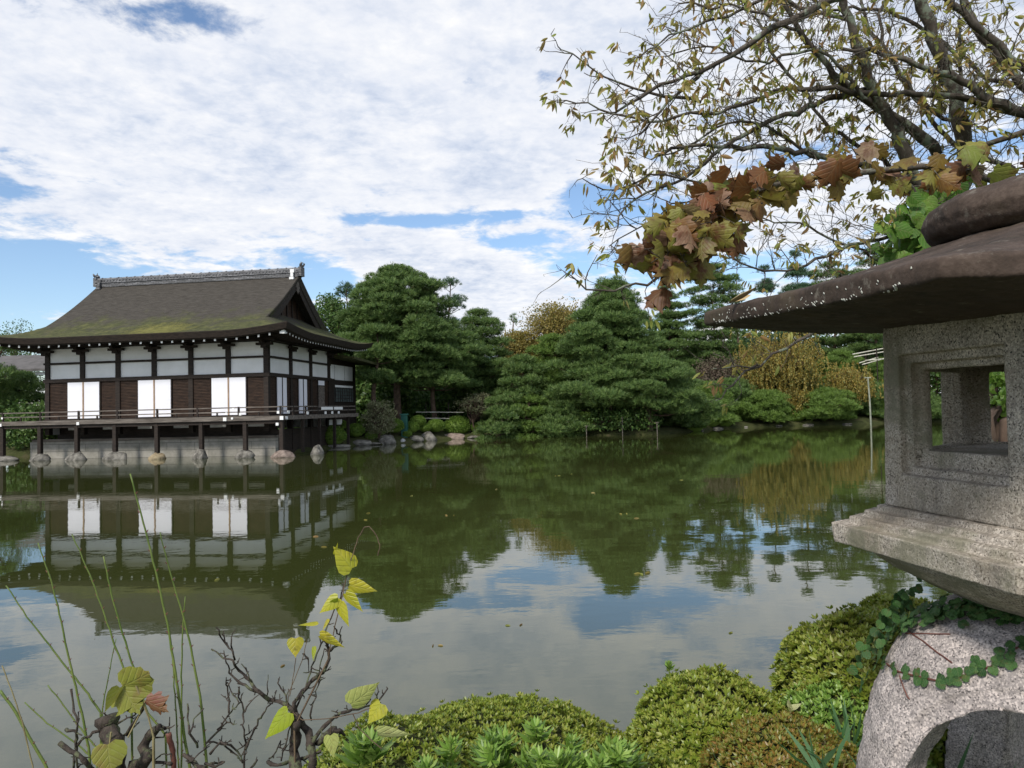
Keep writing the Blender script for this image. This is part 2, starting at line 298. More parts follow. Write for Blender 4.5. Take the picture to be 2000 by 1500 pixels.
def np_mesh(name, V, Fc):
    "V (n,3); Fc list of (m,k) int arrays"
    me = bpy.data.meshes.new(name); me.vertices.add(len(V)); me.vertices.foreach_set('co', np.ascontiguousarray(V, np.float32).ravel())
    loops = np.concatenate([f.ravel() for f in Fc]); tot = np.concatenate([np.full(len(f), f.shape[1]) for f in Fc]); st = np.concatenate([[0], np.cumsum(tot)[:-1]])
    me.loops.add(len(loops)); me.loops.foreach_set('vertex_index', loops.astype(np.int32)); me.polygons.add(len(tot))
    me.polygons.foreach_set('loop_start', st.astype(np.int32)); me.polygons.foreach_set('loop_total', tot.astype(np.int32)); me.update(calc_edges=True); return me
def frames(D, roll):
    D = D / (np.linalg.norm(D, axis=1, keepdims=True) + 1e-9)
    ref = np.where(np.abs(D[:, 2:3]) < .95, np.array([[0, 0, 1.]]), np.array([[1., 0, 0]]))
    U = np.cross(ref, D); U /= np.linalg.norm(U, axis=1, keepdims=True); W = np.cross(D, U)
    c, s = np.cos(roll)[:, None], np.sin(roll)[:, None]
    return U * c + W * s, W * c - U * s, D
class Cloud:
    "collects many copies of small templates (template z runs along the given direction)"
    def __init__(s): s.V = []; s.F = {}; s.n = 0; s.A = []
    def put(s, tv, tf, P, D, S, roll=None):
        P = np.asarray(P, float); D = np.asarray(D, float); N = len(P)
        if N == 0: return
        S = np.broadcast_to(np.asarray(S, float), (N,)); roll = RNG.uniform(0, 2 * PI, N) if roll is None else np.broadcast_to(np.asarray(roll, float), (N,))
        U, W, D = frames(D, roll); tv = np.asarray(tv, float)
        V = P[:, None] + S[:, None, None] * (tv[None, :, 0:1] * U[:, None] + tv[None, :, 1:2] * W[:, None] + tv[None, :, 2:3] * D[:, None])
        s.V.append(V.reshape(-1, 3)); s.A.append(np.tile(tv, (N, 1)))
        for f in tf:
            f = np.asarray(f); s.F.setdefault(f.shape[1], []).append((f[None] + (s.n + np.arange(N) * len(tv))[:, None, None]).reshape(-1, f.shape[1]))
        s.n += N * len(tv)
    def raw(s, V, F, uv=None):
        s.V.append(np.asarray(V, float)); s.A.append(np.asarray(uv, float) if uv is not None else np.zeros((len(V), 3))); F = np.asarray(F); s.F.setdefault(F.shape[1], []).append(F + s.n); s.n += len(V)
    def mesh(s, name):
        me = np_mesh(name, np.concatenate(s.V), [np.concatenate(x) for x in s.F.values()])
        if s.n < 400000:
            at_ = me.attributes.new('blade', 'FLOAT_VECTOR', 'POINT'); at_.data.foreach_set('vector', np.concatenate(s.A).astype(np.float32).ravel())
        return me
def rdir(n):
    v = RNG.normal(size=(n, 3)); return v / np.linalg.norm(v, axis=1, keepdims=True)
# templates
def t_tuft(k=8, spread=60, wd=.07):
    v = []; f = []
    for i in range(k):
        a = 2 * PI * i / k + .3 * (i % 2); th = R(spread) * (.35 + .65 * ((i * 7) % k) / k)
        d = np.array([math.sin(th) * math.cos(a), math.sin(th) * math.sin(a), math.cos(th)]); sd_ = np.array([-math.sin(a), math.cos(a), 0]) * wd
        b = len(v); v += [-sd_ * .6, sd_ * .6, d + sd_ * .5, d - sd_ * .5]; f.append((b, b + 1, b + 2, b + 3))
    return np.array(v), [np.array(f)]
TUFT = t_tuft(); TUFT_S = t_tuft(6, 65, .10)
LEAF = (np.array([(0, 0, 0), (.28, .06, .45), (0, 0, 1), (-.28, .06, .45)]), [np.array([(0, 1, 2), (0, 2, 3)])])
BLADE = (np.array([(-.04, 0, 0), (.04, 0, 0), (.05, .08, .5), (-.05, .08, .5), (0, .3, 1)]), [np.array([(0, 1, 2, 3)]), np.array([(3, 2, 4)])])
def t_rosette(k=7, wd=.2, open_=55, inner=3):
    v = []; f = []
    for i in range(k):
        a = 2 * PI * i / k * 1.0 + (i >= k - inner) * .5; th = R(open_ if i < k - inner else open_ * .45); L = 1 if i < k - inner else .75
        d = np.array([math.sin(th) * math.cos(a), math.sin(th) * math.sin(a), math.cos(th)]); sd_ = np.array([-math.sin(a), math.cos(a), 0]); up = np.cross(d, sd_)
        b = len(v); v += [d * .05, d * .5 * L + sd_ * wd - up * .05, d * L, d * .5 * L - sd_ * wd - up * .05]; f += [(b, b + 1, b + 2), (b, b + 2, b + 3)]
    return np.array(v), [np.array(f)]
ROSETTE = t_rosette()
LANCE = t_rosette(9, .13, 66, 4)
def ell(n, seed=0, subs=3):
    bm = bmesh.new(); bmesh.ops.create_icosphere(bm, subdivisions=subs, radius=1.)
    V = np.array([v.co[:] for v in bm.verts]); Fc = np.array([[v.index for v in f.verts] for f in bm.faces]); bm.free(); return V, Fc
ICO3 = ell(0); ICO4 = ell(0, 0, 4)
def bumpy(P, sc, seed):
    "cheap smooth pseudo-noise"
    r = np.random.default_rng(seed); o = np.zeros(len(P))
    for k in range(5):
        q = r.normal(size=3) * sc * (1 + k * .7); o += np.sin(P @ q + r.uniform(0, 6)) / (1 + k * .7)
    return o / 2.5

# ------------------------------------------------------------------ ground and water
YAW = .1512; BC = Vector((-12.0, 35.35, 0))
ax = Vector((math.cos(YAW), -math.sin(YAW), 0)); by_ = Vector((math.sin(YAW), math.cos(YAW), 0))
def bl(x, y, z=0.): return BC + ax * x + by_ * y + Vector((0, 0, z))
POND = [(-46, 2.2), (-8, 2.2), (-3, 1.9), (.2, 1.95), (1.15, 2.15), (1.6, 2.9), (3.2, 4.6), (7, 7.5), (18, 13), (36, 22), (44, 45), (37, 61), (32, 62), (29, 59.6), (23, 60), (18.5, 58.5), (15.5, 56.5), (12, 51.5), (9.5, 48.6), (7, 49.3), (3.5, 50.3), (0, 54), (-2, 50.2), (-4.6, 49.3), (-7.5, 44.3), (-9.3, 43.3), (-10.4, 40.8), (-11.0, 37.6),
        tuple(bl(.2, -.1)[:2]), tuple(bl(-12.8, -.1)[:2]), tuple(bl(-13, 2.5)[:2]), (-27.5, 39), (-32, 41), (-46, 42)]
def pond_sd(P):
    A = np.array(POND); B = np.roll(A, -1, 0); d = np.full(len(P), 1e9); ins = np.zeros(len(P), bool)
    for a, b in zip(A, B):
        ab = b - a; tt = np.clip(((P - a) @ ab) / (ab @ ab), 0, 1); d = np.minimum(d, np.linalg.norm(P - a - tt[:, None] * ab, axis=1))
        cnd = ((a[1] > P[:, 1]) != (b[1] > P[:, 1])); xs = (b[0] - a[0]) * (P[:, 1] - a[1]) / (b[1] - a[1] + 1e-12) + a[0]; ins ^= cnd & (P[:, 0] < xs)
    return np.where(ins, -d, d)
def ground_h(P):
    P = np.atleast_2d(np.asarray(P, float))[:, :2]; d = pond_sd(P)
    z = np.where(d > 0, .10 + .45 * (1 - np.exp(-np.maximum(d, 0) / .9)), np.maximum(.10 + d * 1.6, -1.2))
    z += .30 * np.clip((d - .4) / 2.2, 0, 1) * (P[:, 0] > -13) * (P[:, 0] < 2) * (P[:, 1] > 40)
    z += np.clip((P[:, 1] - 61) * .07, 0, 2.2) * (P[:, 0] > -8)
    z += np.where(d > .3, .05 * np.sin(P[:, 0] * 1.3) * np.cos(P[:, 1] * 1.1), 0); return z
def gh(x, y): return float(ground_h([(x, y)])[0])
xs = np.unique(np.concatenate([np.array([-900, -500, -250, -140, -90, -65]), np.arange(-52, 55, 1.), np.arange(-7, 7, .3), np.array([70, 100, 160, 300, 600, 900])]))
ys = np.unique(np.concatenate([np.array([-300, -120, -50, -20, -8]), np.arange(-4, 8, .3), np.arange(8, 76, .9), np.array([85, 100, 130, 180, 300, 600, 1200])]))
GX, GY = np.meshgrid(xs, ys); PP = np.stack([GX.ravel(), GY.ravel()], 1); Z = ground_h(PP); nx, ny = len(xs), len(ys)
ii, jj = np.meshgrid(np.arange(nx - 1), np.arange(ny - 1)); q0 = (jj * nx + ii).ravel()
me = np_mesh('ground', np.column_stack([PP, Z]), [np.stack([q0, q0 + 1, q0 + nx + 1, q0 + nx], 1)])
tag(link_mesh('ground', me, MAT['ground'], smooth=True), 'mossy earth banks around the pond', kind='structure')
tag(MB().add([(-60, -1, 0), (60, -1, 0), (60, 70, 0), (-60, 70, 0)], [(0, 1, 2, 3)]).build('pond_water', MAT['water']), 'green still pond mirroring trees and clouds', kind='structure')

# ------------------------------------------------------------------ pavilion
PV = empty('garden_pavilion', BC, 'long dark timber pavilion with white panels and thatched roof over the pond', 'pavilion', rz=-YAW)
X0, X1, Y0, Y1 = -14.1, 2.1, -2.1, 9.5
def prof(e): return 5.97 + 3.58 * (max(e, 0) / 5.8) ** 1.37
def lift(x, y):
    cx_ = min(x - X0, X1 - x); cy_ = min(y - Y0, Y1 - y); return .30 * max(0, 1 - (cx_ + cy_) / 3.3) ** 1.7
GXR, GXL = .05, -12.05
def sheet(fn, us, vs):
    V = [fn(u, v) for v in vs for u in us]; n = len(us)
    return V, [(j * n + i, j * n + i + 1, (j + 1) * n + i + 1, (j + 1) * n + i) for j in range(len(vs) - 1) for i in range(n - 1)]
lin = lambda a, b, n: [a + (b - a) * i / (n - 1) for i in range(n)]
roof = MB()
def zr(x, y):
    ef = min(y - Y0, Y1 - y); es = min(x - X0, X1 - x)
    return prof(ef if GXL <= x <= GXR else min(ef, es)) + lift(x, y)
roof.add(*sheet(lambda x, y: (x, y, prof(min(y - Y0, Y1 - y)) + lift(x, y)), lin(GXL, GXR, 50), lin(Y0, 3.7, 24) + lin(3.7, Y1, 24)[1:]))
for s, gx, ex in ((1, GXR, X1), (-1, GXL, X0)):
    roof.add(*sheet(lambda u, v, gx=gx, ex=ex: ((lambda x, y: (x, y, prof(min(y - Y0, Y1 - y, abs(ex - x))) + lift(x, y)))(gx + (ex - gx) * u, Y0 + (Y1 - Y0) * v)), lin(0, 1, 14), lin(0, 1, 60)))
    # the hip runs on under the gable overhang to the recessed gable wall
    def hip(u, v, gx=gx, ex=ex, s=s):
        x = gx - s * .85 * u; e = abs(ex - x); y = (Y0 + e + .02) + (Y1 - Y0 - 2 * e - .04) * v; return (x, y, prof(e) + lift(x, y) - .012)
    roof.add(*sheet(hip, lin(0, 1, 5), lin(0, 1, 20)))
rf = roof.build('roof', MAT['thatch'], PV, smooth=True)
# thick layered eave edge and soffit
edge = MB()
per = [(x, Y0) for x in lin(X0, X1, 60)] + [(X1, y) for y in lin(Y0, Y1, 42)[1:]] + [(x, Y1) for x in lin(X1, X0, 30)[1:]] + [(X0, y) for y in lin(Y1, Y0, 42)[1:]]
def ring(inset, dz):
    o = []
    for x, y in per:
        cx2, cy2 = (X0 + X1) / 2, (Y0 + Y1) / 2; hx, hy = (X1 - X0) / 2, (Y1 - Y0) / 2
        o.append((cx2 + (x - cx2) * (hx - inset) / hx, cy2 + (y - cy2) * (hy - inset) / hy, zr(x, y) - dz if True else 0))
    return o
rings = [ring(0, .002), ring(.0, .03), ring(.10, .30), ring(.16, .30), ring(.2, .36), ring(1.2, .26), ring(2.25, .12)]
k = len(per); vs = [p for r_ in rings for p in r_]
edge.add(vs, [(a * k + i, a * k + i + 1, (a + 1) * k + i + 1, (a + 1) * k + i) for a in range(len(rings) - 1) for i in range(k - 1)])
edge.build('eave_edge', MAT['darkwood'], rf, smooth=False)
for s, gx in ((1, GXR), (-1, GXL)):
    # gable: thick verge band, barge boards, wall, pendant
    g = MB(); pts = [(y, prof(min(y - Y0, Y1 - y))) for y in lin(Y0 + 2.05, Y1 - 2.05, 41)]
    V = []; 
    for y, z in pts: V += [(gx + s * .003, y, z), (gx + s * .02, y, z - .05), (gx - s * .10, y, z - .34), (gx - s * .85, y, z - .34)]
    g.add(V, [(i * 4 + j, i * 4 + j + 1, i * 4 + 5 + j, i * 4 + 4 + j) for i in range(len(pts) - 1) for j in range(3)])
    g.build('verge', MAT['thatch'], rf)
    g = MB(); V = []; 
    for y, z in pts:
        dpt = .42 + .12 * abs(y - 3.7) / 3.7
        V += [(gx - s * .14, y, z - .33), (gx - s * .14, y, z - .33 - dpt), (gx - s * .22, y, z - .33 - dpt), (gx - s * .22, y, z - .33)]
    g.add(V, [(i * 4 + j, i * 4 + (j + 1) % 4, i * 4 + 4 + (j + 1) % 4, i * 4 + 4 + j) for i in range(len(pts) - 1) for j in range(4)])
    g.build('bargeboard', MAT['darkwood'], rf)
    g = MB(); V = []
    for y, z in pts: V += [(gx - s * .8, y, z - .2), (gx - s * .8, y, 6.3)]
    g.add(V, [(2 * i, 2 * i + 1, 2 * i + 3, 2 * i + 2) for i in range(len(pts) - 1)]); gw = g.build('gable_wall', MAT['brownwood'], rf)
    for yy in lin(1.2, 6.2, 9):
        zt_ = prof(min(yy - Y0, Y1 - yy)) - .4; x_ = gx - s * .77; MB().box(min(x_, x_ + s * .04), max(x_, x_ + s * .04), yy - .04, yy + .04, 6.6, zt_).build('batten', MAT['darkwood'], rf)
    g = MB(); oy = 3.7; gz = 9.55 - .62
    outl = [(0, .26), (.10, .2), (.17, .05), (.24, -.08), (.12, -.14), (.16, -.28), (.06, -.34), (0, -.46)]
    outl = outl + [(-a, b) for a, b in outl[-2:0:-1]]
    n = len(outl); V = [(gx - s * .10, oy + a, gz + b) for a, b in outl] + [(gx - s * .14, oy + a, gz + b) for a, b in outl]
    g.add(V, [tuple(range(n)), tuple(range(2 * n - 1, n - 1, -1))] + [(i, (i + 1) % n, n + (i + 1) % n, n + i) for i in range(n)])
    g.build('gable_pendant', MAT['greywood'], rf)
    # ridge end ornament
    g = MB(); xe = gx + s * .02
    g.box(min(xe, xe + s * .16), max(xe, xe + s * .16), 3.48, 3.92, 9.45, 9.95)
    for sy in (-1, 1):
        g.tube([(xe + s * .08, 3.7 + sy * .12, 10.0), (xe + s * .12, 3.7 + sy * .20, 10.08), (xe + s * .18, 3.7 + sy * .17, 10.16), (xe + s * .24, 3.7 + sy * .06, 10.14)], [.07, .06, .04, .02], 6)
    g.tube([(xe + s * .06, 3.7, 10.0), (xe + s * .1, 3.7, 10.12), (xe + s * .05, 3.7, 10.26)], [.08, .04, .01], 6)
    g.build('ridge_end_ornament', MAT['ridge'], rf)
    for q in (-1, 1):
        g = MB(); xx = gx - s * .28
        g.box(xx - .11, xx + .11, 3.7 + q * .30 - .05, 3.7 + q * .30 + .05, 9.62, 9.80).box(xx - .07, xx + .07, 3.7 + q * .34 - .05, 3.7 + q * .34 + .05, 9.40, 9.60).box(xx - .12, xx + .12, 3.7 + q * .38 - .06, 3.7 + q * .38 + .05, 9.24, 9.37)
        g.build('ridge_foot_tile', MAT['plaster'] if s > 0 else MAT['ridge'], rf)
g = MB(); g.box(GXL, GXR, 3.45, 3.95, 9.40, 9.62).box(GXL - .02, GXR + .02, 3.40, 4.0, 9.62, 9.69).box(GXL, GXR, 3.50, 3.90, 9.69, 9.84)
nT = 62
for i in range(nT):
    x = GXL + (GXR - GXL) * (i + .5) / nT; g.tube([(x, 3.43, 9.73), (x, 3.97, 9.73)], .045, 6)
g.tube([(GXL - .05, 3.7, 9.85), (GXR + .05, 3.7, 9.85)], .10, 8)
for i in range(24):
    x = GXL + (GXR - GXL) * (i + .5) / 24; g.tube([(x - .03, 3.7, 9.85), (x + .03, 3.7, 9.85)], .125, 8)
g.build('ridge', MAT['ridge'], rf)
# walls: posts, beams, plaster, shutters, screens
FX = [-2. * i for i in range(7)]; SY = [0, 2.45, 4.9, 7.4]
def post(x, y, w_=.24, z0=1.2, z1=5.72): return MB().box(x - w_ / 2, x + w_ / 2, y - w_ / 2, y + w_ / 2, z0, z1).build('post', MAT['darkwood'], PV)
for x in FX: post(x, .0)
for y in SY[1:]: post(0, y)
for y in SY[1:]: post(-12, y)
for nm, z0, z1, pr in (('sill_beam', 1.86, 2.0, .15), ('lintel_beam', 3.88, 4.06, .15), ('middle_beam', 4.80, 4.90, .13), ('wall_plate', 5.60, 5.78, .16)):
    MB().box(-12.2, .2, -pr, -pr + .1, z0, z1).build(nm, MAT['darkwood'], PV)
    MB().box(pr - .1, pr, -pr + .1, 7.6, z0, z1).build(nm, MAT['darkwood'], PV)
    MB().box(-12 - pr, -12 - pr + .1, -pr + .1, 7.6, z0, z1).build(nm, MAT['darkwood'], PV)
MB().box(-12.6, .6, -.42, -.28, 5.62, 5.74).build('eave_purlin', MAT['darkwood'], PV); MB().box(.30, .44, -.28, 7.8, 5.62, 5.74).build('eave_purlin', MAT['darkwood'], PV)
for i in range(6):
    xr, xl = FX[i] - .12, FX[i + 1] + .12
    for z0, z1 in ((4.06, 4.80), (4.90, 5.60)): MB().box(xl, xr, -.02, .02, z0, z1).build('plaster_panel', MAT['plaster'], PV)
def slats(bx0, bx1, z0, z1, axis='x', pos=-.06):
    g = MB(); n = int((z1 - z0) / .075)
    if axis == 'x': g.box(bx0, bx1, pos + .03, pos + .08, z0, z1)
    else: g.box(pos - .08, pos - .03, bx0, bx1, z0, z1)
    for j in range(n):
        z = z0 + (j + .5) * (z1 - z0) / n
        if axis == 'x': g.box(bx0 + .002, bx1 - .002, pos - .003, pos + .032, z - .019, z + .019)
        else: g.box(pos - .032, pos + .003, bx0 + .002, bx1 - .002, z - .019, z + .019)
    g.build('shutter', MAT['brownwood'], PV)
doors = [(-10.8, -9.02), (-6.85, -5.07), (-2.86, -1.06)]
segs = [(-11.88, -10.86), (-8.96, -8.0), (-8.0, -6.91), (-5.01, -4.0), (-4.0, -2.92), (-1.0, -.12)]
for a, b in segs: slats(a + .02, b - .02, 2.0, 3.88)
for a, b in doors:
    d = MB().box(a - .05, b + .05, -.10, -.03, 2.0, 3.875).build('sliding_screen', MAT['darkwood'], PV); m_ = (a + b) / 2
    for x0_, x1_ in ((a, m_ - .02), (m_ + .02, b)): MB().box(x0_, x1_, -.135, -.10, 2.02, 3.86).build('paper_panel', MAT['paper'], d)
    MB().box(m_ - .035, m_ + .035, -.165, -.135, 2.02, 3.86).build('stile', MAT['stile'], d)
# pond-end side (x = 0)
for i in range(3):
    ya, yb = SY[i] + .12, SY[i + 1] - .12
    for z0, z1 in ((4.06, 4.80), (4.90, 5.60)): MB().box(-.02, .02, ya, yb, z0, z1).build('plaster_panel', MAT['plaster'], PV)
sdoors = [(.82, 1.82), (3.28, 4.24), (5.8, 6.6)]
for a, b in ((.14, .78), (1.86, 2.43), (2.47, 3.24), (4.28, 4.88), (4.92, 5.76), (6.64, 7.26)): slats(a, b, 2.0, 3.88, 'y', .06)
for kx, (a, b) in enumerate(sdoors):
    d = MB().box(.03, .10, a - .04, b + .04, 2.0, 3.875).build('sliding_screen', MAT['darkwood'], PV)
    if kx < 2:
        m_ = (a + b) / 2
        for y0_, y1_ in ((a, m_ - .03), (m_ + .03, b)): MB().box(.10, .135, y0_, y1_, 2.02, 3.86).build('paper_panel', MAT['paper'], d)
        MB().box(.135, .16, m_ - .03, m_ + .03, 2.02, 3.86).build('stile', MAT['darkwood'], d)
    else:
        MB().box(.10, .13, a, b, 3.6, 3.86).build('paper_panel', MAT['paper'], d); MB().box(.10, .13, a, b, 2.3, 3.55).build('window_panel', MAT['greywood'], d)
# annex running back from the pond end
an = MB().box(-6, 0, 7.55, 11.9, 1.2, 5.3).build('annex_wall', MAT['darkwood'], PV)
for a, b, z0, z1 in ((7.7, 8.35, 4.05, 4.9), (8.45, 9.9, 4.0, 4.9), (10.0, 11.3, 4.0, 4.9), (8.45, 11.3, 3.55, 3.68)): MB().box(.0, .03, a, b, z0, z1).build('plaster_panel', MAT['plaster'], an)
wd = MB().box(.0, .05, 8.4, 11.3, 2.65, 3.5).build('window', MAT['glass'], an)
g = MB()
for i in range(9): g.box(.05, .08, 8.4 + i * .3625 - .02, 8.4 + i * .3625 + .02, 2.65, 3.5)
for i in range(5): g.box(.052, .075, 8.38, 11.32, 2.65 + i * .2125 - .015, 2.65 + i * .2125 + .015)
g.build('window_grid', MAT['darkwood'], an)
MB().add([(-7, 7.6, 6.4), (1.6, 7.6, 5.3), (1.6, 13, 5.1), (-7, 13, 6.0), (-7, 7.6, 6.25), (1.6, 7.6, 5.15), (1.6, 13, 4.95), (-7, 13, 5.85)], [(0, 1, 2, 3), (7, 6, 5, 4), (0, 4, 5, 1), (1, 5, 6, 2), (2, 6, 7, 3), (3, 7, 4, 0)]).build('annex_roof', MAT['thatch'], PV)
# back and far walls so nothing shows through
MB().box(-11.95, -.05, 7.4, 7.5, 1.2, 5.7).build('back_wall', MAT['plaster'], PV); MB().box(-12.02, -11.98, .1, 7.4, 1.2, 5.7).build('side_wall', MAT['plaster'], PV)
# bracket arms at the post heads
for x in FX:
    MB().box(x - .42, x + .42, -.30, -.12, 5.40, 5.52).box(x - .14, x + .14, -.36, -.16, 5.26, 5.40).box(x - .09, x + .09, -.62, -.30, 5.50, 5.60).build('bracket', MAT['darkwood'], PV)
for y in SY[1:]:
    MB().box(.12, .30, y - .42, y + .42, 5.40, 5.52).box(.16, .36, y - .14, y + .14, 5.26, 5.40).build('bracket', MAT['darkwood'], PV)
# rafters with white painted ends
def copy_child(o, parent): c = o.copy(); COL.objects.link(c); c.parent = parent; return c
def rafter(x, y, horiz, zoff):
    global _raf
    return None
rm = MB().bar((0, 0, 0), (0, 1.75, .22), .085, .10).mesh('rafter'); cm = MB().box(-.045, .045, -.012, .002, -.055, .05).mesh('rafter_cap')
nfr = 29
for i in range(nfr):
    x = X0 + .45 + (X1 - X0 - .9) * i / (nfr - 1); z = zr(x, Y0) - .40
    o = link_mesh('rafter', rm, MAT['darkwood'], PV); o.location = (x, Y0 + .27, z); c = link_mesh('rafter_cap', cm, MAT['whitepaint'], o)
nsr = 34
for i in range(nsr):
    y = Y0 + .5 + (Y1 - Y0 - 1.0) * i / (nsr - 1); z = zr(X1, y) - .40
    o = link_mesh('rafter', rm, MAT['darkwood'], PV); o.location = (X1 - .27, y, z); o.rotation_euler = (0, 0, PI / 2); o.scale = (.7, 1, .8); c = link_mesh('rafter_cap', cm, MAT['whitepaint'], o)
MB().box(X1 - .42, X1 - .26, Y0 + .26, Y0 + .42, 5.74, 5.96).build('corner_beam_end', MAT['whitepaint'], PV)
MB().box(X0 + .26, X0 + .42, Y0 + .26, Y0 + .42, 5.74, 5.96).build('corner_beam_end', MAT['whitepaint'], PV)
# veranda
ve = MB().box(-14.2, 1.5, -1.5, -.14, 1.82, 1.93).box(.16, 1.5, -.14, 8.2, 1.82, 1.93).box(-14.2, -12.16, -.14, 6., 1.82, 1.93).build('veranda_deck', MAT['greywood'], PV)
MB().box(-14.25, 1.58, -1.56, -1.502, 1.74, 1.945).build('deck_fascia', MAT['greywood'], ve); MB().box(1.502, 1.56, -1.5, 8.2, 1.74, 1.945).build('deck_fascia', MAT['greywood'], ve)
for i in range(28):
    pass
VP = [-13.35, -11.26, -9.23, -7.17, -4.95, -2.64, -.4, 1.42]
for x in VP:
    MB().box(x - .09, x + .09, -1.47, -1.29, .12, 1.82).build('veranda_post', MAT['darkwood'], PV)
for y in (.9, 2.9, 4.9, 6.9): MB().box(1.33, 1.47, y - .07, y + .07, .1, 1.82).build('veranda_post', MAT['darkwood'], PV)
MB().box(-14.1, 1.5, -1.45, -1.33, 1.58, 1.72).build('veranda_beam', MAT['darkwood'], PV)
for zc, hh in ((2.36, .055), (2.15, .05)):
    MB().box(-14.15, 1.75 if zc > 2.3 else 1.5, -1.46, -1.40, zc - hh / 2, zc + hh / 2).build('rail', MAT['greywood'], PV)
    MB().box(1.40, 1.46, -1.7 if zc > 2.3 else -1.4, 8.1, zc - hh / 2 + .004, zc + hh / 2 + .004).build('rail', MAT['greywood'], PV)
for x in [-13.3 + 2.1 * i for i in range(8)]: MB().box(x - .04, x + .04, -1.47, -1.39, 1.945, 2.40).build('rail_post', MAT['darkwood'], PV)
for x in [-12.3 + 2.1 * i for i in range(7)]: MB().box(x - .03, x + .03, -1.46, -1.40, 1.945, 2.13).build('rail_stud', MAT['darkwood'], PV)
for y in [-.2, 1.2, 2.6, 4.0, 5.4, 6.8, 8.]: MB().box(1.39, 1.47, y - .04, y + .04, 1.945, 2.40).build('rail_post', MAT['darkwood'], PV)
for x, z, w_ in ((-9.02, 1.78, .14), (-13.3, 1.78, .14), (-1.32, 1.83, .17), (-.95, 1.86, .1), (1.52, 1.83, .17), (1.30, 1.55, .13), (-13.3, 2.12, .09), (-1.3, 2.1, .10), (-.6, 2.05, .12), (1.3, 2.1, .12), (-.95, 2.3, .1)):
    MB().box(x - w_ / 2, x + w_ / 2, -1.60 if z < 1.95 else -1.49, -1.565 if z < 1.95 else -1.474, z - w_ / 2, z + w_ / 2).build('white_end_cap', MAT['whitepaint'], PV)
for y, z in ((-1.2, 1.83), (-1.0, 2.1), (1.1, 2.03), (3.3, 2.02), (4.2, 2.02), (5.1, 2.02)):
    MB().box(1.565, 1.6, y - .1, y + .1, z - .07, z + .07).build('white_end_cap', MAT['whitepaint'], PV)
for a, b in ((3.0, 4.5), (4.7, 5.9)): MB().box(1.47, 1.5, a, b, 2.18, 2.33).build('white_board', MAT['whitepaint'], PV)
# foundation
MB().box(-12.9, .5, -.2, .1, -.6, .86).build('foundation_wall', MAT['blocks'], PV); MB().box(-12.75, .5, -.26, .3, .863, .985).build('foundation_cap', MAT['greywood'], PV)
MB().box(.15, .45, .1, 11.9, -.3, 1.25).build('foundation_wall', MAT['darkwood'], PV); MB().box(-12.9, -12.6, .1, 7.5, -.6, .86).build('foundation_wall', MAT['blocks'], PV)
MB().box(-12.1, .1, .7, .8, .9, 1.86).build('crawl_space_wall', MAT['darkwood'], PV)
for i in range(6): MB().box(FX[i + 1] + .55, FX[i] - .35, .66, .695, 1.42, 1.62).build('vent_panel', MAT['plaster'], PV)
for i in range(8): MB().box(.45, .49, .6 + i * 1.1, .68 + i * 1.1, .2, 1.6).build('skirt_batten', MAT['darkwood'], PV)
MB().box(.45, .48, 6.4, 7.2, 1.3, 1.6).box(.45, .48, 7.5, 8.3, 1.3, 1.6).build('vent_panel', MAT['plaster'], PV)
MB().tube([(-12.3, 2.4, .9), (-12.3, 2.4, 4.2)], .035, 6).build('downpipe', MAT['whitepaint'], PV)
# second roof behind, far left
S2 = empty('garden_corridor', at(0, 700, 47) * Vector((1, 1, 0)) + Vector((0, 0, .5)), 'low grey roofed corridor behind the left end of the pavilion', 'building')
z7, z5 = 6.35, 5.2
def sl_(x, y, z): return (x, y, z - .5)
MB().add([sl_(-9, -1.8, z5), sl_(5.5, -1.8, z5), sl_(5.5, 1.5, z7), sl_(-6, 1.5, z7), sl_(-9, -1.8, z5 - .15), sl_(5.5, -1.8, z5 - .15), sl_(5.5, 1.5, z7 - .15), sl_(-6, 1.5, z7 - .15)], [(0, 1, 2, 3), (7, 6, 5, 4), (0, 4, 5, 1), (1, 5, 6, 2), (2, 6, 7, 3), (3, 7, 4, 0)]).build('roof', m_noise('grey_shingles', (.09, .085, .08), (.14, .13, .125), 2., 5, .9), S2)
MB().box(1.2, 5.5, -1.5, -1.35, 4.32, 4.5).build('white_beam', MAT['whitepaint'], S2)
for x in (1.5, 4.9): MB().box(x - .12, x + .12, -1.5, -1.3, 3.2, 4.32).build('bracket', MAT['whitepaint'], S2); MB().box(x - .1, x + .1, -1.2, -1.0, -.3, 4.6).build('post', MAT['darkwood'], S2)

# ------------------------------------------------------------------ rocks
def shore(x, y0=905):
    yy = y0
    while yy > 815:
        p = onz(x, yy)
        if pond_sd(np.array([[p.x, p.y]]))[0] > 0 and p.y > 20: return p
        yy -= .5
    return onz(x, 850)
def rock_mesh(seed, flat=.7, V0=ICO3):
    V = V0[0].copy(); n = V / np.linalg.norm(V, axis=1, keepdims=True)
    r = 1 + .20 * bumpy(n, 1.6, seed) + .08 * bumpy(n, 5, seed + 5)
    rr = np.random.default_rng(seed)
    for _ in range(9):     # facets
        q = rr.normal(size=3); q /= np.linalg.norm(q); d = (n * r[:, None]) @ q; cut = rr.uniform(.62, .85); r = np.where(d > cut, r * cut / np.maximum(d, 1e-6), r)
    V = n * r[:, None] + .012 * np.stack([bumpy(n, 14, seed + i) for i in range(3)], 1); V[:, 2] *= flat; return np_mesh('rock', V, [V0[1]])
RM = [rock_mesh(20 + i, .62 + .1 * (i % 3)) for i in range(6)]
ROCKN = 0
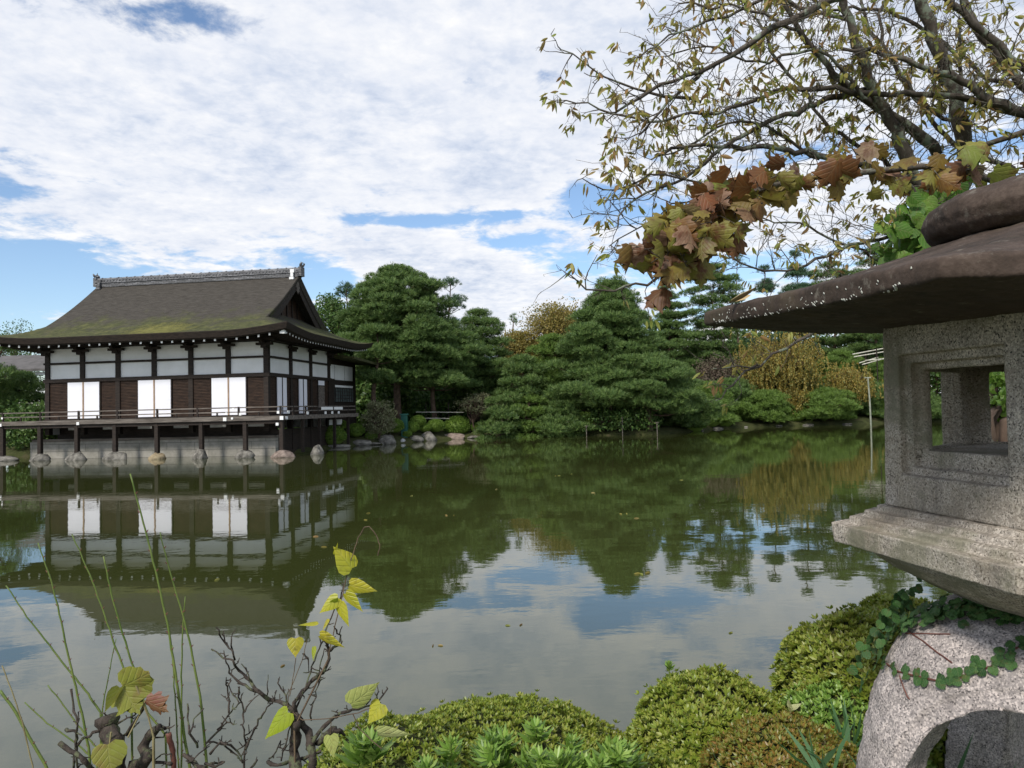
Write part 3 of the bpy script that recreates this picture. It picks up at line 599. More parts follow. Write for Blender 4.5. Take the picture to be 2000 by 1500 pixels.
def rock(p, sx, sy, sz, label, mat='rock', rz=0., group='rocks along the pond edge'):
    global ROCKN
    me = RM[ROCKN % 6].copy(); ROCKN += 1; me.materials.clear(); o = link_mesh('rock', me, MAT[mat], smooth=False)
    o.location = p; o.scale = (sx, sy, sz); o.rotation_euler = (0, 0, rz or ROCKN * 1.3); return tag(o, label, 'rock', group)
PR = [('low grey rock under the leftmost veranda post', 'rock', .95, .6), ('dark grey rock under the second veranda post from the left', 'rock', .62, .66), ('jagged grey rock under the third veranda post', 'rock', .58, .72),
      ('broad grey rock under the fourth veranda post', 'rock', .76, .80), ('tan pointed rock under the fifth veranda post', 'rock_tan', .50, .78), ('small grey rock under the sixth veranda post', 'rock', .42, .62),
      ('slanted pale grey rock under the seventh veranda post', 'rock', .58, .85), ('wide reddish rock under the veranda corner post', 'rock_red', .72, .66)]
for x, (lb, mt, rx, rz_) in zip(VP, PR): rock(bl(x + .04 * math.sin(x * 5), -1.4, -.02), rx * .86, .40, rz_ * .84, lb, mt, rz=.15, group='stones carrying the veranda posts')
rock(bl(2.3, .4, .05), .35, .35, .55, 'brown squarish stone right of the veranda corner', 'rock')
RK = [(655, 868, 0.95, 0.25, 'low mossy rock below the leftmost clipped shrubs', 'rock'), (702, 864, 0.90, 0.49, 'long mossy rock left of the pale boulder', 'rock'), (757, 863, 0.59, 0.53, 'grey boulder with a pale face below the shore shrubs', 'rock'),
      (786, 862, 0.19, 0.36, 'thin upright white stone right of the pale boulder', 'rock_white'), (810, 858, 0.66, 0.49, 'dark stone between the white stone and the layered rock', 'rock'), (835, 857, 0.59, 0.63, 'layered blocky light rock on the shore', 'rock'),
      (884, 851, 1.09, 0.51, 'largest smooth brown boulder at the shore', 'rock_red'), (952, 854, 0.36, 0.18, 'small bright white rock at the waterline', 'rock_white'), (965, 850, 0.28, 0.44, 'small upright grey rock beside the white rock', 'rock'),
      (728, 869, 0.57, 0.20, 'flat dark rock at the water below the pale boulder', 'rock'), (925, 853, 0.57, 0.23, 'low grey rock right of the largest boulder', 'rock'), (1395, 838, 0.76, 0.20, 'long low rock beneath the big right pine', 'rock'),
      (1450, 834, 0.57, 0.16, 'low grey rock under the round pines', 'rock'), (1520, 832, 0.47, 0.20, 'grey rock between two round pines on the far bank', 'rock'), (1580, 831, 0.57, 0.14, 'flat rock left of the bank pole', 'rock'), (1655, 829, 0.47, 0.16, 'low rock just left of the leaning pole', 'rock'), (1360, 843, 0.57, 0.20, 'dark rock in the shade of the pine', 'rock')]
for x, y, s, h_, lb, mt in RK:
    p = shore(x); rock((p.x, p.y + .15, h_ * .2), s, .5, h_, lb, mt, rz=.3 * math.sin(x))

# ------------------------------------------------------------------ clipped shrubs
def shrub_mesh(seed, n=2600, leaf=.13):
    V, Fc = ICO3; nn = V / np.linalg.norm(V, axis=1, keepdims=True); c = Cloud(); c.raw(nn * (.93 + .05 * bumpy(nn, 2.5, seed))[:, None] * [1, 1, .8], Fc)
    D = rdir(n); D[:, 2] = np.abs(D[:, 2]) * 1.2 - .35; D /= np.linalg.norm(D, axis=1, keepdims=True)
    P = D * (.95 + .05 * bumpy(D, 2.5, seed) + RNG.uniform(-.03, .03, n))[:, None] * [1, 1, .8]
    c.put(*LEAF, P, D + rdir(n) * .8 + [0, 0, .3], RNG.uniform(.7, 1.3, n) * leaf); return c.mesh('clipped_shrub')
SM = [shrub_mesh(i) for i in range(4)]
SH = [(646, 851, 27, 'dark low clipped shrub leftmost at the water'), (692, 840, 18, 'round clipped shrub behind the leftmost one'), (707, 829, 13, 'small clipped shrub under the variegated bush'), (737, 836, 19, 'bright round clipped shrub left of the green post'),
      (723, 851, 12, 'small clipped ball lowest on the bank'), (768, 831, 19, 'tall darker clipped shrub touching the green post'), (802, 834, 15, 'clipped shrub just right of the green post'), (829, 835, 12, 'small round ball left of the wide shrub'),
      (850, 831, 17, 'clipped shrub below the bamboo rails'), (892, 832, 28, 'widest clipped shrub above the brown boulder'), (926, 834, 11, 'rightmost clipped shrub at the end of the row'), (793, 847, 10, 'small olive clipped ball under the green post'),
      (815, 822, 15, 'dark clipped shrub behind the green post'), (755, 838, 9, 'small ball tucked beside the bright shrub'), (665, 829, 12, 'small dark shrub beside the veranda end'),
      (1386, 815, 26, 'round olive shrub right of the big pine'), (1556, 805, 24, 'small bright yellow-green shrub between round pines'), (1412, 818, 24, 'low pale green shrub on the far right bank'),
      (1720, 790, 34, 'green shrub beyond the leaning pole'), (1140, 825, 30, 'dark shrub below the dark gap left of the big pine'), (1350, 825, 30, 'dark shrub under the right skirt of the pine')]
for i, (x, y, hw, lb) in enumerate(SH):
    sh_ = shore(x); wy = 750 + (F_PX * (-sh_.z + EYE) / sh_.y) + 46 + (1000 - x) * .0234; Y = sh_.y + .35 + max(0, (wy - 20 - y)) * .05; p = at(x, y, Y); p.z = max(p.z, gh(p.x, Y) + .1); r_ = hw * Y / F_PX
    o = link_mesh('clipped_shrub', SM[i % 4], MAT['clip']); o.location = (p.x, p.y + .3, p.z - r_ * .1); o.scale = (r_, r_, r_ * .95); o.rotation_euler = (0, 0, i * 2.1); tag(o, lb, 'shrub', 'clipped shrubs on the far bank')

# ------------------------------------------------------------------ trees
def trunk_tubes(g, base, top, r0, bend, seed, n=9):
    rr = random.Random(seed); a = rr.uniform(0, 6.28); pts = []
    for i in range(n):
        t_ = i / (n - 1); p = base.lerp(top, t_) + Vector((math.cos(a + t_ * 3), math.sin(a + t_ * 3), 0)) * bend * math.sin(t_ * PI) ; pts.append(p)
    g.tube(pts, [r0 * (1 - .85 * i / (n - 1)) for i in range(n)], 8); return pts
def along(pts, t_):
    f = t_ * (len(pts) - 1); i = min(int(f), len(pts) - 2); return pts[i].lerp(pts[i + 1], f - i)
def pine(px, py, hw, Y, seed, label, low=.25, shape='round', mat='pine', npads=60, pad=(1.0, .32), tuft=.26, dens=170, bend=.4, r0=.22, lean=0., name='pine_tree', group='pines round the pond', gapx=1.):
    rr = random.Random(seed); tip = at(px, py, Y); bx = tip.x + lean; base = Vector((bx, Y, gh(bx, Y) - .1)); H = tip.z - base.z; W = hw * Y / F_PX
    root = empty(name, base, label, 'tree', group); g = MB(); o0 = Vector((0, 0, 0)); top = Vector((tip.x - bx, 0, H * .97))
    pts = trunk_tubes(g, o0, top, r0, bend, seed); c = Cloud(); nl = max(3, int(npads / 7)); k = 0
    P_all, D_all = [], []
    for i in range(npads):
        t_ = low + (1 - low) * ((i + .5) / npads) ** (.85 if shape != 'cone' else .75)
        u = (t_ - low) / (1 - low)
        if shape == 'cone': env = (1 - u) ** .92 * .95 + .06
        elif shape == 'round': env = math.sqrt(max(0.02, 1 - (max(u - .35, 0) / .66) ** 2)) * (.75 + .25 * min(1, u / .35))
        else: env = .55 + .45 * math.sin(u * PI)      # column
        lev = round(t_ * nl) / nl; zc = H * (.45 * lev + .55 * t_) ; a = i * 2.39996 + rr.uniform(-.5, .5)
        rad = W * env * rr.uniform(.35, .88) if u < .93 else W * .12
        ps = min(pad[0] * rr.uniform(.7, 1.25), W * env * .75 + .2) * (1 - .35 * u)
        ctr = along(pts, min(1, zc / H)); ctr = Vector((ctr.x + math.cos(a) * rad, ctr.y + math.sin(a) * rad * .9, min(zc, H - pad[1] * .3) - .05 * rad))
        st = along(pts, max(.02, min(1, zc / H - .05 * rad / 2))); mid = st.lerp(ctr, .55) + Vector((0, 0, -.10 * rad))
        g.tube([st, mid, ctr + Vector((0, 0, -pad[1] * .3))], [r0 * .3 * (1 - t_ * .6), r0 * .2 * (1 - t_ * .6), .02], 5)
        n = max(12, int(dens * (ps / 1.) ** 2)); q = rdir(n); q[:, 2] = np.abs(q[:, 2]) * np.where(RNG.random(n) < .22, -.5, 1.)
        rdl = RNG.uniform(.55, 1.05, n) ** .6; el_ = np.array([ps, ps, pad[1] * (.6 + .5 * ps)]); sq = 1 + .22 * np.sin(np.arctan2(q[:, 1], q[:, 0]) * 3 + i)
        P_all.append(np.array(ctr) + q * rdl[:, None] * el_ * np.stack([sq, sq, np.ones(n)], 1)); D_all.append(q * [1, 1, .7] + [0, 0, .55] + rdir(n) * .25)
    P = np.concatenate(P_all); D = np.concatenate(D_all); c.put(*(TUFT if tuft > .2 else TUFT_S), P, D, RNG.uniform(.7, 1.25, len(P)) * tuft)
    g.build('trunk', MAT['bark'], root, smooth=True); link_mesh('crown', c.mesh('crown'), MAT[mat], root); return root
def leafy(px, py, hw, Y, seed, label, mat='broad', low=.3, n=9000, leaf=.14, clumps=60, weep=0., group='broadleaf trees round the pond', name='broadleaf_tree', lean=0., flat=1., sd_=1.):
    rr = random.Random(seed); tip = at(px, py, Y); bx = tip.x + lean; base = Vector((bx, Y, gh(bx, Y) - .1)); H = tip.z - base.z; W = hw * Y / F_PX
    root = empty(name, base, label, 'tree', group); g = MB(); pts = trunk_tubes(g, Vector((0, 0, 0)), Vector((tip.x - bx, 0, H * .75)), max(.08, H * .022), .3, seed)
    c = Cloud(); cz = H * (1 + low) / 2; hz = H * (1 - low) / 2; per_ = n // clumps; PA = []; DA = []
    for i in range(clumps):
        q = rdir(1)[0]; rad = rr.uniform(.35, .95) ** .6; ctr = Vector((tip.x - bx + q[0] * W * rad * .88, q[1] * W * rad * .85, cz + q[2] * hz * rad * .9))
        st = along(pts, rr.uniform(.35, .95)); mid = st.lerp(ctr, .5) + Vector((rr.uniform(-.2, .2), rr.uniform(-.2, .2), rr.uniform(0, .3)))
        g.tube([st, mid, ctr], [.045, .03, .01], 4)
        for _ in range(3):
            e = ctr + Vector(rdir(1)[0]) * W * .18; g.tube([mid, ctr.lerp(e, .5), e], [.02, .014, .006], 3)
        s = W * .24 * rr.uniform(.6, 1.3) * sd_
        if weep:
            k = max(3, per_ // 22)
            for _ in range(k):
                s0 = np.array(ctr) + RNG.normal(size=3) * s; L = weep * rr.uniform(.4, 1.); tt = np.linspace(0, 1, 22)
                PA.append(s0 + np.stack([np.sin(tt * 3 + i) * .06, np.cos(tt * 2) * .06, -tt * L], 1) + RNG.normal(size=(22, 3)) * .04); DA.append(np.tile([0, 0, -1.], (22, 1)) + rdir(22) * .7)
        else:
            q2 = RNG.normal(size=(per_, 3)); q2 /= np.maximum(1, np.linalg.norm(q2, axis=1, keepdims=True) * .62); PA.append(np.array(ctr) + q2 * s * [1, 1, .7 * flat]); DA.append(rdir(per_) + [0, 0, .2])
    P = np.concatenate(PA); P[:, 2] = np.maximum(P[:, 2], .1); c.put(*LEAF, P, np.concatenate(DA), RNG.uniform(.7, 1.3, len(P)) * leaf)
    g.build('trunk', MAT['bark'], root, smooth=True); link_mesh('crown', c.mesh('crown'), MAT[mat], root); return root
# far row, closing the garden
leafy(30, 628, 70, 55, 1, 'green tree top peeking over the left eave', n=6000)
leafy(-70, 690, 90, 44, 2, 'dark tree cut by the left edge behind the veranda', n=5000)
pine(45, 735, 62, 43, 3, 'dark low pine seen between corridor roof and left veranda', low=.1, npads=44, pad=(.9, .3))
pine(8, 668, 42, 41, 4, 'pine bough hanging by the left eave end', low=.55, npads=16, pad=(.7, .25), lean=-1.2)
leafy(645, 552, 62, 57, 5, 'bushy green tree behind the pavilion gable', n=16000, low=.15, leaf=.2)
pine(676, 556, 34, 60, 6, 'thin dark pine tip behind the gable tree', low=.3, mat='pine_blue', npads=34, pad=(.7, .25))
pine(700, 590, 62, 58, 7, 'dark pine filling the gap left of the tallest pine', low=.1, npads=60)
leafy(640, 660, 80, 62, 55, 'dark broad tree low behind the far eave', n=12000, low=.1, leaf=.25)
pine(880, 546, 40, 60, 8, 'bluish cloud-shaped pine behind the tallest pine', low=.25, mat='pine_blue', npads=44, pad=(.75, .25), tuft=.22)
pine(935, 610, 66, 55, 9, 'dark pine sloping down right of the tallest pine', low=.26, npads=80, pad=(1., .3))
pine(775, 528, 112, 50, 10, 'tallest layered pine on the shore right of the pavilion', low=.34, npads=130, pad=(1.35, .34), r0=.3, tuft=.27, dens=190)
pine(850, 640, 105, 51.2, 11, 'broad lower pine spreading right of the tallest trunk', low=.42, npads=95, pad=(1.15, .3), dens=190)
pine(735, 640, 34, 47, 12, 'slender dark pine beside the far roof corner', low=.45, npads=30, pad=(.8, .28))
pine(1195, 548, 165, 51.5, 13, 'wide conical black pine with stacked boughs at the centre shore', low=.13, shape='cone', npads=150, pad=(1.5, .34), r0=.32, dens=190)
pine(1265, 700, 110, 49.5, 14, 'low spreading pine bough right of the conical pine', low=.3, npads=60, pad=(1.3, .32), dens=190)
pine(1080, 660, 70, 53.5, 15, 'mid green pine left of the conical pine', low=.1, npads=55, pad=(1.1, .32), mat='pine_bright')
pine(1020, 700, 62, 52, 16, 'dark pine below the yellow tree', low=.08, npads=60, pad=(1., .3))
pine(975, 780, 42, 49.6, 17, 'low dark pine at the water right of the boulders', low=.1, npads=34, pad=(.8, .28))
pine(1035, 778, 48, 50.6, 18, 'rounded low pine at the water left of centre', low=.1, npads=34, pad=(.9, .28), mat='pine_bright')
pine(1090, 790, 50, 50.2, 19, 'low bushy pine overhanging the water at the centre', low=.1, npads=36, pad=(.9, .28))
leafy(1095, 588, 78, 63, 20, 'yellow-brown autumn tree between the pines', 'yellow', low=.38, n=20000, leaf=.19, clumps=130)
leafy(1012, 632, 44, 62, 21, 'small golden-brown tree left of the autumn tree', 'yellow', low=.35, n=13000, leaf=.19, clumps=80)
pine(1003, 616, 10, 66, 56, 'thin dark conifer tip behind the golden tree', low=.3, npads=14, pad=(.5, .25))
for i, (x, y, hw, Y, lb, shp, kw) in enumerate([
    (1300, 560, 62, 68, 'airy tall pine behind the lobed leaf cluster', 'cone', dict(low=.34)), (1395, 520, 62, 67, 'tall layered pine left of the stone roof tip', 'col', dict(low=.34, npads=70)),
    (1440, 496, 17, 76, 'slender sparse pine standing highest', 'col', dict(low=.45, npads=22, pad=(.5, .18), dens=90)), (1492, 520, 36, 75, 'sparse bluish pine right of the slender one', 'cone', dict(low=.4, npads=38, mat='pine_blue')),
    (1552, 492, 44, 72, 'tall bluish pine above the stone roof', 'cone', dict(low=.35, npads=46, mat='pine_blue')), (1620, 515, 56, 72, 'dense green pine above the middle of the stone roof', 'round', dict(low=.35)),
    (1710, 488, 60, 70, 'dark pine mostly hidden behind the stone roof', 'round', dict(low=.35)), (1815, 470, 60, 74, 'far pine hidden behind the trunk with ivy', 'round', dict(low=.35)), (1930, 480, 60, 74, 'far pine at the right edge behind the lantern', 'round', dict(low=.3))]):
    d_ = dict(shape=shp, npads=70, pad=(.95, .24), tuft=.26, dens=160, r0=.17); d_.update(kw); d_['npads'] = int(d_['npads'] * 1.35); hw *= 1.12; pine(x, y, hw, Y, 30 + i, lb, **d_)
leafy(1405, 690, 62, 66, 40, 'grey leafless bush below the tall pines', 'bare', low=.1, n=12000, leaf=.16, clumps=90)
leafy(1520, 652, 78, 62.5, 41, 'large weeping tree with golden leaves', 'gold', low=.40, n=26000, leaf=.17, clumps=110, weep=1.7, name='weeping_tree')
leafy(1655, 716, 40, 61.5, 42, 'smaller weeping yellow tree beside the pole', 'gold', low=.45, n=12000, leaf=.16, clumps=60, weep=1.3, name='weeping_tree')
leafy(1552, 758, 32, 61.2, 43, 'low golden bush below the large weeping tree', 'gold', low=.1, n=8000, leaf=.15, clumps=50)
for i, (x, y, hw, Y, lb, mt) in enumerate([(1490, 768, 56, 60.5, 'round clipped pine left of the golden bush', 'pine_bright'), (1612, 764, 66, 61, 'wide round clipped pine right of the golden bush', 'pine_bright'), (1640, 690, 60, 67, 'clipped pine below the bamboo frame', 'pine_bright'),
    (1422, 745, 58, 62, 'dark clipped pine behind the left bank shrub', 'pine'), (1725, 705, 48, 66, 'clipped pine at the far end behind the stone post', 'pine_bright'), (1700, 752, 50, 63.5, 'green pine behind the leaning pole', 'pine'), (1560, 722, 60, 66, 'dark pine behind the large weeping tree', 'pine'), (1380, 752, 52, 58, 'small bushy pine right of the conical pine', 'pine_bright'), (1780, 770, 60, 62, 'low pine behind the stone lantern box', 'pine'), (1330, 770, 60, 53.5, 'dark pine skirt at the water right of centre', 'pine')]):
    pine(x, y, hw, Y, 60 + i, lb, low=.06, shape='round', mat=mt, npads=52, pad=(1.05, .3), r0=.12, dens=170, group='clipped pines on the far bank')
for i, (x, y, hw, Y, lb) in enumerate([(820, 660, 150, 66, 'dark mass tree behind the tallest pine'), (1160, 680, 110, 72, 'dark tree behind the conical pine'), (1330, 650, 110, 80, 'far green tree under the airy pines'), (1480, 640, 110, 82, 'far dull tree behind the weeping tree'),
    (1640, 640, 120, 80, 'far dull tree behind the stone roof'), (1800, 620, 130, 78, 'far tree seen left through the stone window'), (1960, 600, 150, 70, 'far yellow-green tree seen through the stone window'), (500, 700, 160, 64, 'dark tree hidden behind the pavilion roof'), (720, 720, 80, 56, 'dark undergrowth tree beside the pavilion'), (930, 720, 90, 58, 'dark undergrowth tree right of the pine trunks'), (1215, 720, 90, 60, 'dark undergrowth tree behind the conical pine trunk'), (840, 770, 60, 57, 'low dark bush behind the bamboo rails')]):
    leafy(x, y, hw, Y, 80 + i, lb, low=.0, n=15000, leaf=.36, clumps=110, sd_=1.1)
leafy(738, 778, 36, 44.6, 95, 'variegated pale bush beside the veranda end', 'paleleaf', low=.0, n=6000, leaf=.10, clumps=40, name='variegated_bush')
leafy(930, 768, 42, 50.5, 96, 'pale-leaved small tree leaning over the bank', 'paleleaf', low=.45, n=1800, leaf=.11, clumps=40, flat=.5)
leafy(1968, 640, 52, 4.35, 97, 'leafy yellow-green bush seen through the stone window', 'lance', low=.0, n=5000, leaf=.05, clumps=60, name='bush')
leafy(70, 785, 62, 40.5, 98, 'dark bush under the corridor at the far left', low=.0, n=7000, leaf=.2, clumps=60)
leafy(1215, 806, 80, 50.9, 99, 'dark low bush in the shade behind the water props', low=.0, n=7000, leaf=.2, clumps=60)
# small things on the far bank
def simple(g, name, mat, label, cat, group=None): return tag(g.build(name, MAT[mat]), label, cat, group)
fp = at(790, 815, 46.5)
simple(MB().box(fp.x - .2, fp.x + .2, 46.3, 46.7, .3, 1.75).box(fp.x - .26, fp.x + .26, 46.24, 46.76, 1.75, 1.83), 'green_post', 'postgreen', 'dark green post among the clipped shrubs', 'post')
for z, a, b, in ((805, 812, 906), (817, 824, 878)):
    g = MB(); A = at(a, z, 50.5); B = at(b, z + .5, 50.5); g.tube([A, A.lerp(B, .5) + Vector((0, 0, .01)), B], .035, 6)
    simple(g, 'bamboo_rail', 'bamboo', 'upper pale bamboo rail behind the clipped shrubs' if z == 805 else 'lower shorter bamboo rail behind the clipped shrubs', 'rail', 'bamboo rails under the pines')
for x, lb in ((832, 'left dark stake holding the bamboo rails'), (876, 'middle dark stake holding the bamboo rails'), (918, 'right dark stake at the end of the bamboo rails')):
    A = at(x, 800, 50.6); simple(MB().tube([(A.x, A.y, .3), (A.x, A.y, A.z + .5)], .04, 6), 'stake', 'darkwood', lb, 'stake', 'stakes of the bamboo rails')
for x, y0_, y1_, Y, lb in ((1145, 832, 852, 48.5, 'short pale prop standing in the water left of centre'), (1215, 815, 850, 48.4, 'pale prop with crossbar in the water below the conical pine'), (1283, 825, 850, 47.6, 'pale prop in the water right of the crossbar prop')):
    A = at(x, y0_, Y); B = at(x + 1, y1_, Y); g = MB().tube([A, (B.x, B.y, -.5)], .03, 6); g.bar(A + Vector((-.14, 0, 0)), A + Vector((.14, 0, 0)), .04); simple(g, 'branch_prop', 'greywood', lb, 'prop', 'props standing in the water')
A = at(1695, 738, 59.2); B = at(1701, 828, 59.2); g = MB().tube([A, A.lerp(B, .5) + Vector((.03, 0, 0)), (B.x, B.y, -.5)], [.055, .065, .07], 7); g.bar(A + Vector((-.3, 0, .02)), A + Vector((.25, 0, .02)), .08)
simple(g, 'branch_prop', 'prop', 'tall leaning pale pole rising from the water at the right', 'prop', 'props standing in the water')
# bamboo frame on the right bank
fr = empty('bamboo_trellis', at(1700, 700, 64), 'white bamboo trellis frame among the right bank trees', 'trellis')
def rel(x, y, Y=64): return at(x, y, Y) - fr.location
for k_, (a, b) in enumerate([((1665, 692), (1750, 676)), ((1668, 697), (1750, 683)), ((1678, 709), (1715, 698)), ((1684, 712), (1750, 694)), ((1690, 704), (1750, 699))]):
    MB().tube([rel(*a, 64), rel(*b, 64.5)], .05, 6).build('bamboo_bar', MAT['bamboo'], fr)
for a, b, c2 in ((1690, 690, 690), (1712, 685, 685), (1735, 680, 680)): MB().tube([rel(a, b - 3, 64.2), Vector((rel(a, b, 64.2).x, .2, -rel(a, b).z * 0 - 5.5))], .05, 6).build('post', MAT['darkwood'], fr)
# buildings beyond
sb = empty('shrine_hall', Vector((at(1020, 700, 78).x, 78, .5)), 'red timber hall with green roof glimpsed below the autumn tree', 'building')
o_ = Vector(sb.location); 
def w2l(v): return v - o_
a1 = w2l(at(1000, 712, 78)); a2 = w2l(at(1070, 722, 78)); a3 = w2l(at(1070, 696, 80)); a4 = w2l(at(1000, 697, 80))
g = MB(); V = [Vector((-5, -1, a1.z - 1.3)), Vector((5, -1, a1.z - 1.3)), Vector((5, 2.5, a4.z + .05)), Vector((-5, 2.5, a4.z + .05))]; g.add([*V, *[v + Vector((0, 0, -.2)) for v in V]], [(0, 1, 2, 3), (7, 6, 5, 4), (0, 4, 5, 1), (1, 5, 6, 2), (2, 6, 7, 3), (3, 7, 4, 0)])
for i in range(26): xx = -4.9 + i * .39; g.tube([(xx, -1, a1.z - 1.25), (xx, 2.5, a4.z + .1)], .07, 5)
g.build('roof', MAT['copper'], sb); MB().box(-4.6, 4.6, .5, 4, 0, a1.z - 1).build('wall', MAT['redpaint'], sb)
MB().box(-1.8, 1.3, 2.6, 4.5, a4.z - .3, a4.z + .95).build('upper_storey', MAT['redpaint'], sb); MB().box(-2.0, 1.5, 2.5, 4.6, a4.z - .1, a4.z + .12).build('white_band', MAT['whitepaint'], sb)
hb = empty('gabled_hall', Vector((at(1370, 640, 95).x, 95, 1.)), 'distant hall with blue-grey sloping roof behind the tall pines', 'building')
o_ = Vector(hb.location); P1 = w2l(at(1308, 668, 95)); P2 = w2l(at(1388, 622, 95)); P3 = w2l(at(1470, 650, 95))
g = MB(); V = [P1, P2, P2 + Vector((2, 14, 0)), P1 + Vector((2, 14, 0))]; g.add([*V, *[v - Vector((0, 0, .3)) for v in V]], [(0, 1, 2, 3), (7, 6, 5, 4), (0, 4, 5, 1), (1, 5, 6, 2), (2, 6, 7, 3), (3, 7, 4, 0)])
V = [P2, P3, P3 + Vector((2, 14, 0)), P2 + Vector((2, 14, 0))]; g.add([*V, *[v - Vector((0, 0, .3)) for v in V]], [(0, 1, 2, 3), (7, 6, 5, 4), (0, 4, 5, 1), (1, 5, 6, 2), (2, 6, 7, 3), (3, 7, 4, 0)]); g.build('roof', MAT['bluegrey'], hb)
g = MB(); g.add([P1 + Vector((.5, .3, -.3)), P2 + Vector((0, .3, -.3)), P3 + Vector((-.5, .3, -.3)), Vector((P3.x - .5, .3, 0)), Vector((P1.x + .5, .3, 0))], [(4, 3, 2, 1, 0)]); g.build('wall', MAT['plaster'], hb)

# ------------------------------------------------------------------ stone lantern
LC = Vector((1.098, 1.378, 0)); A1 = -80.5
LN = empty('stone_lantern', (LC.x, LC.y, gh(LC.x, LC.y)), 'weathered granite garden lantern with dark roof filling the right foreground', 'stone lantern', rz=R(A1 + 90))
LZ = LN.location.z
def ez(z): return EYE + z - LZ          # local height of a level given relative to the eye
def from_mods(o, parent, name, mat, boxes_cut=(), voxel=.004, disp=.0015, smooth_it=2, extra_cut=()):
    for c in list(boxes_cut) + list(extra_cut):
        m_ = o.modifiers.new('b', 'BOOLEAN'); m_.object = c; m_.operation = 'DIFFERENCE'; m_.solver = 'EXACT'
    m_ = o.modifiers.new('r', 'REMESH'); m_.mode = 'VOXEL'; m_.voxel_size = voxel
    if smooth_it: m_ = o.modifiers.new('s', 'SMOOTH'); m_.iterations = smooth_it; m_.factor = .5
    dg = bpy.context.evaluated_depsgraph_get(); me = bpy.data.meshes.new_from_object(o.evaluated_get(dg)); me.name = name
    n = len(me.vertices); co = np.empty(n * 3, np.float32); me.vertices.foreach_get('co', co); co = co.reshape(-1, 3); no = np.empty(n * 3, np.float32); me.vertices.foreach_get('normal', no); no = no.reshape(-1, 3)
    co = co + no * (disp * (bumpy(co.astype(float), 22, 3) + .7 * bumpy(co.astype(float), 75, 4)))[:, None].astype(np.float32); me.vertices.foreach_set('co', co.ravel()); me.update()
    for c in list(boxes_cut) + list(extra_cut): bpy.data.objects.remove(c)
    bpy.data.objects.remove(o); me.materials.clear(); r_ = link_mesh(name, me, mat, parent, smooth=True); return r_
def tmp(g): o = g.build('tmp', None); return o
# fire box: six sides, a framed window in each
def hexring(R_, z, n=96, soft=0., up=0.):
    o = []; p_ = R_ * math.cos(PI / 6)
    for j in range(n):
        a = 2 * PI * j / n; d = (a + PI / 6) % (PI / 3) - PI / 6; r_ = p_ / math.cos(d); r_ = r_ * (1 - soft) + (p_ * 1.04) * soft; cor = (abs(d) / (PI / 6)) ** 3; o.append((r_ * math.cos(a), r_ * math.sin(a), z + up * cor))
    return o
def superring(r, z, n=64, e=3.2, rot=0.):
    o = []
    for j in range(n):
        a = 2 * PI * j / n + rot; ca, sa = math.cos(a), math.sin(a); k_ = (abs(ca) ** e + abs(sa) ** e) ** (-1 / e); o.append((r * k_ * ca, r * k_ * sa, z))
    return o
def loft(g, rings_, cap=True):
    n = len(rings_[0]); V = [p for r_ in rings_ for p in r_]; m2 = len(rings_)
    F = [(a * n + i, a * n + (i + 1) % n, (a + 1) * n + (i + 1) % n, (a + 1) * n + i) for a in range(m2 - 1) for i in range(n)]
    if cap: F += [tuple(range(n - 1, -1, -1)), tuple((m2 - 1) * n + i for i in range(n))]
    return g.add(V, F)
AP = .35 * math.cos(PI / 6); zb_, zt_ = -.2195, .16
g = MB(); loft(g, [hexring(.354, zb_, 12), hexring(.346, zt_, 12)]); fb = tmp(g); cuts = []
def rbox(x0, x1, y0, y1, z0, z1, ang):
    g = MB().box(x0, x1, y0, y1, z0, z1); c, s2 = math.cos(ang), math.sin(ang); g.v = [(x * c - y * s2, x * s2 + y * c, z) for x, y, z in g.v]; return tmp(g)
for k_ in range(6):
    for half, z0, z1, dep in ((.128, -.152, .087, .016), (.112, -.137, .070, .034)): cuts.append(rbox(AP - dep, .6, -half, half, z0, z1, k_ * PI / 3))
for k_ in range(3): cuts.append(rbox(-.6, .6, -.102, .102, -.104, .056, k_ * PI / 3))
g = MB(); loft(g, [hexring(.288, -.108, 12), hexring(.288, .075, 12)]); cuts.append(tmp(g))
fbx = from_mods(fb, LN, 'fire_box', MAT['granite'], cuts, .0035, .0010, 1); fbx.location.z = ez(0)
# platform with steps, then the bowl below
g = MB()
for r0_, r1_, z0, z1 in ((.4536, .4576, -.299, -.2585), (.426, .424, -.27, -.2425), (.397, .395, -.25, -.2305), (.372, .370, -.24, -.2192)): loft(g, [hexring(r0_, z0, 12), hexring(r1_, z1, 12)])
loft(g, [hexring(.27, -.385, soft=.6), hexring(.315, -.366, soft=.5), hexring(.36, -.345, soft=.5), hexring(.395, -.32, soft=.4), hexring(.40, -.29, soft=.4)])
pf = from_mods(tmp(g), LN, 'platform', MAT['granite'], (), .0035, .0013, 0); pf.location.z = ez(0)
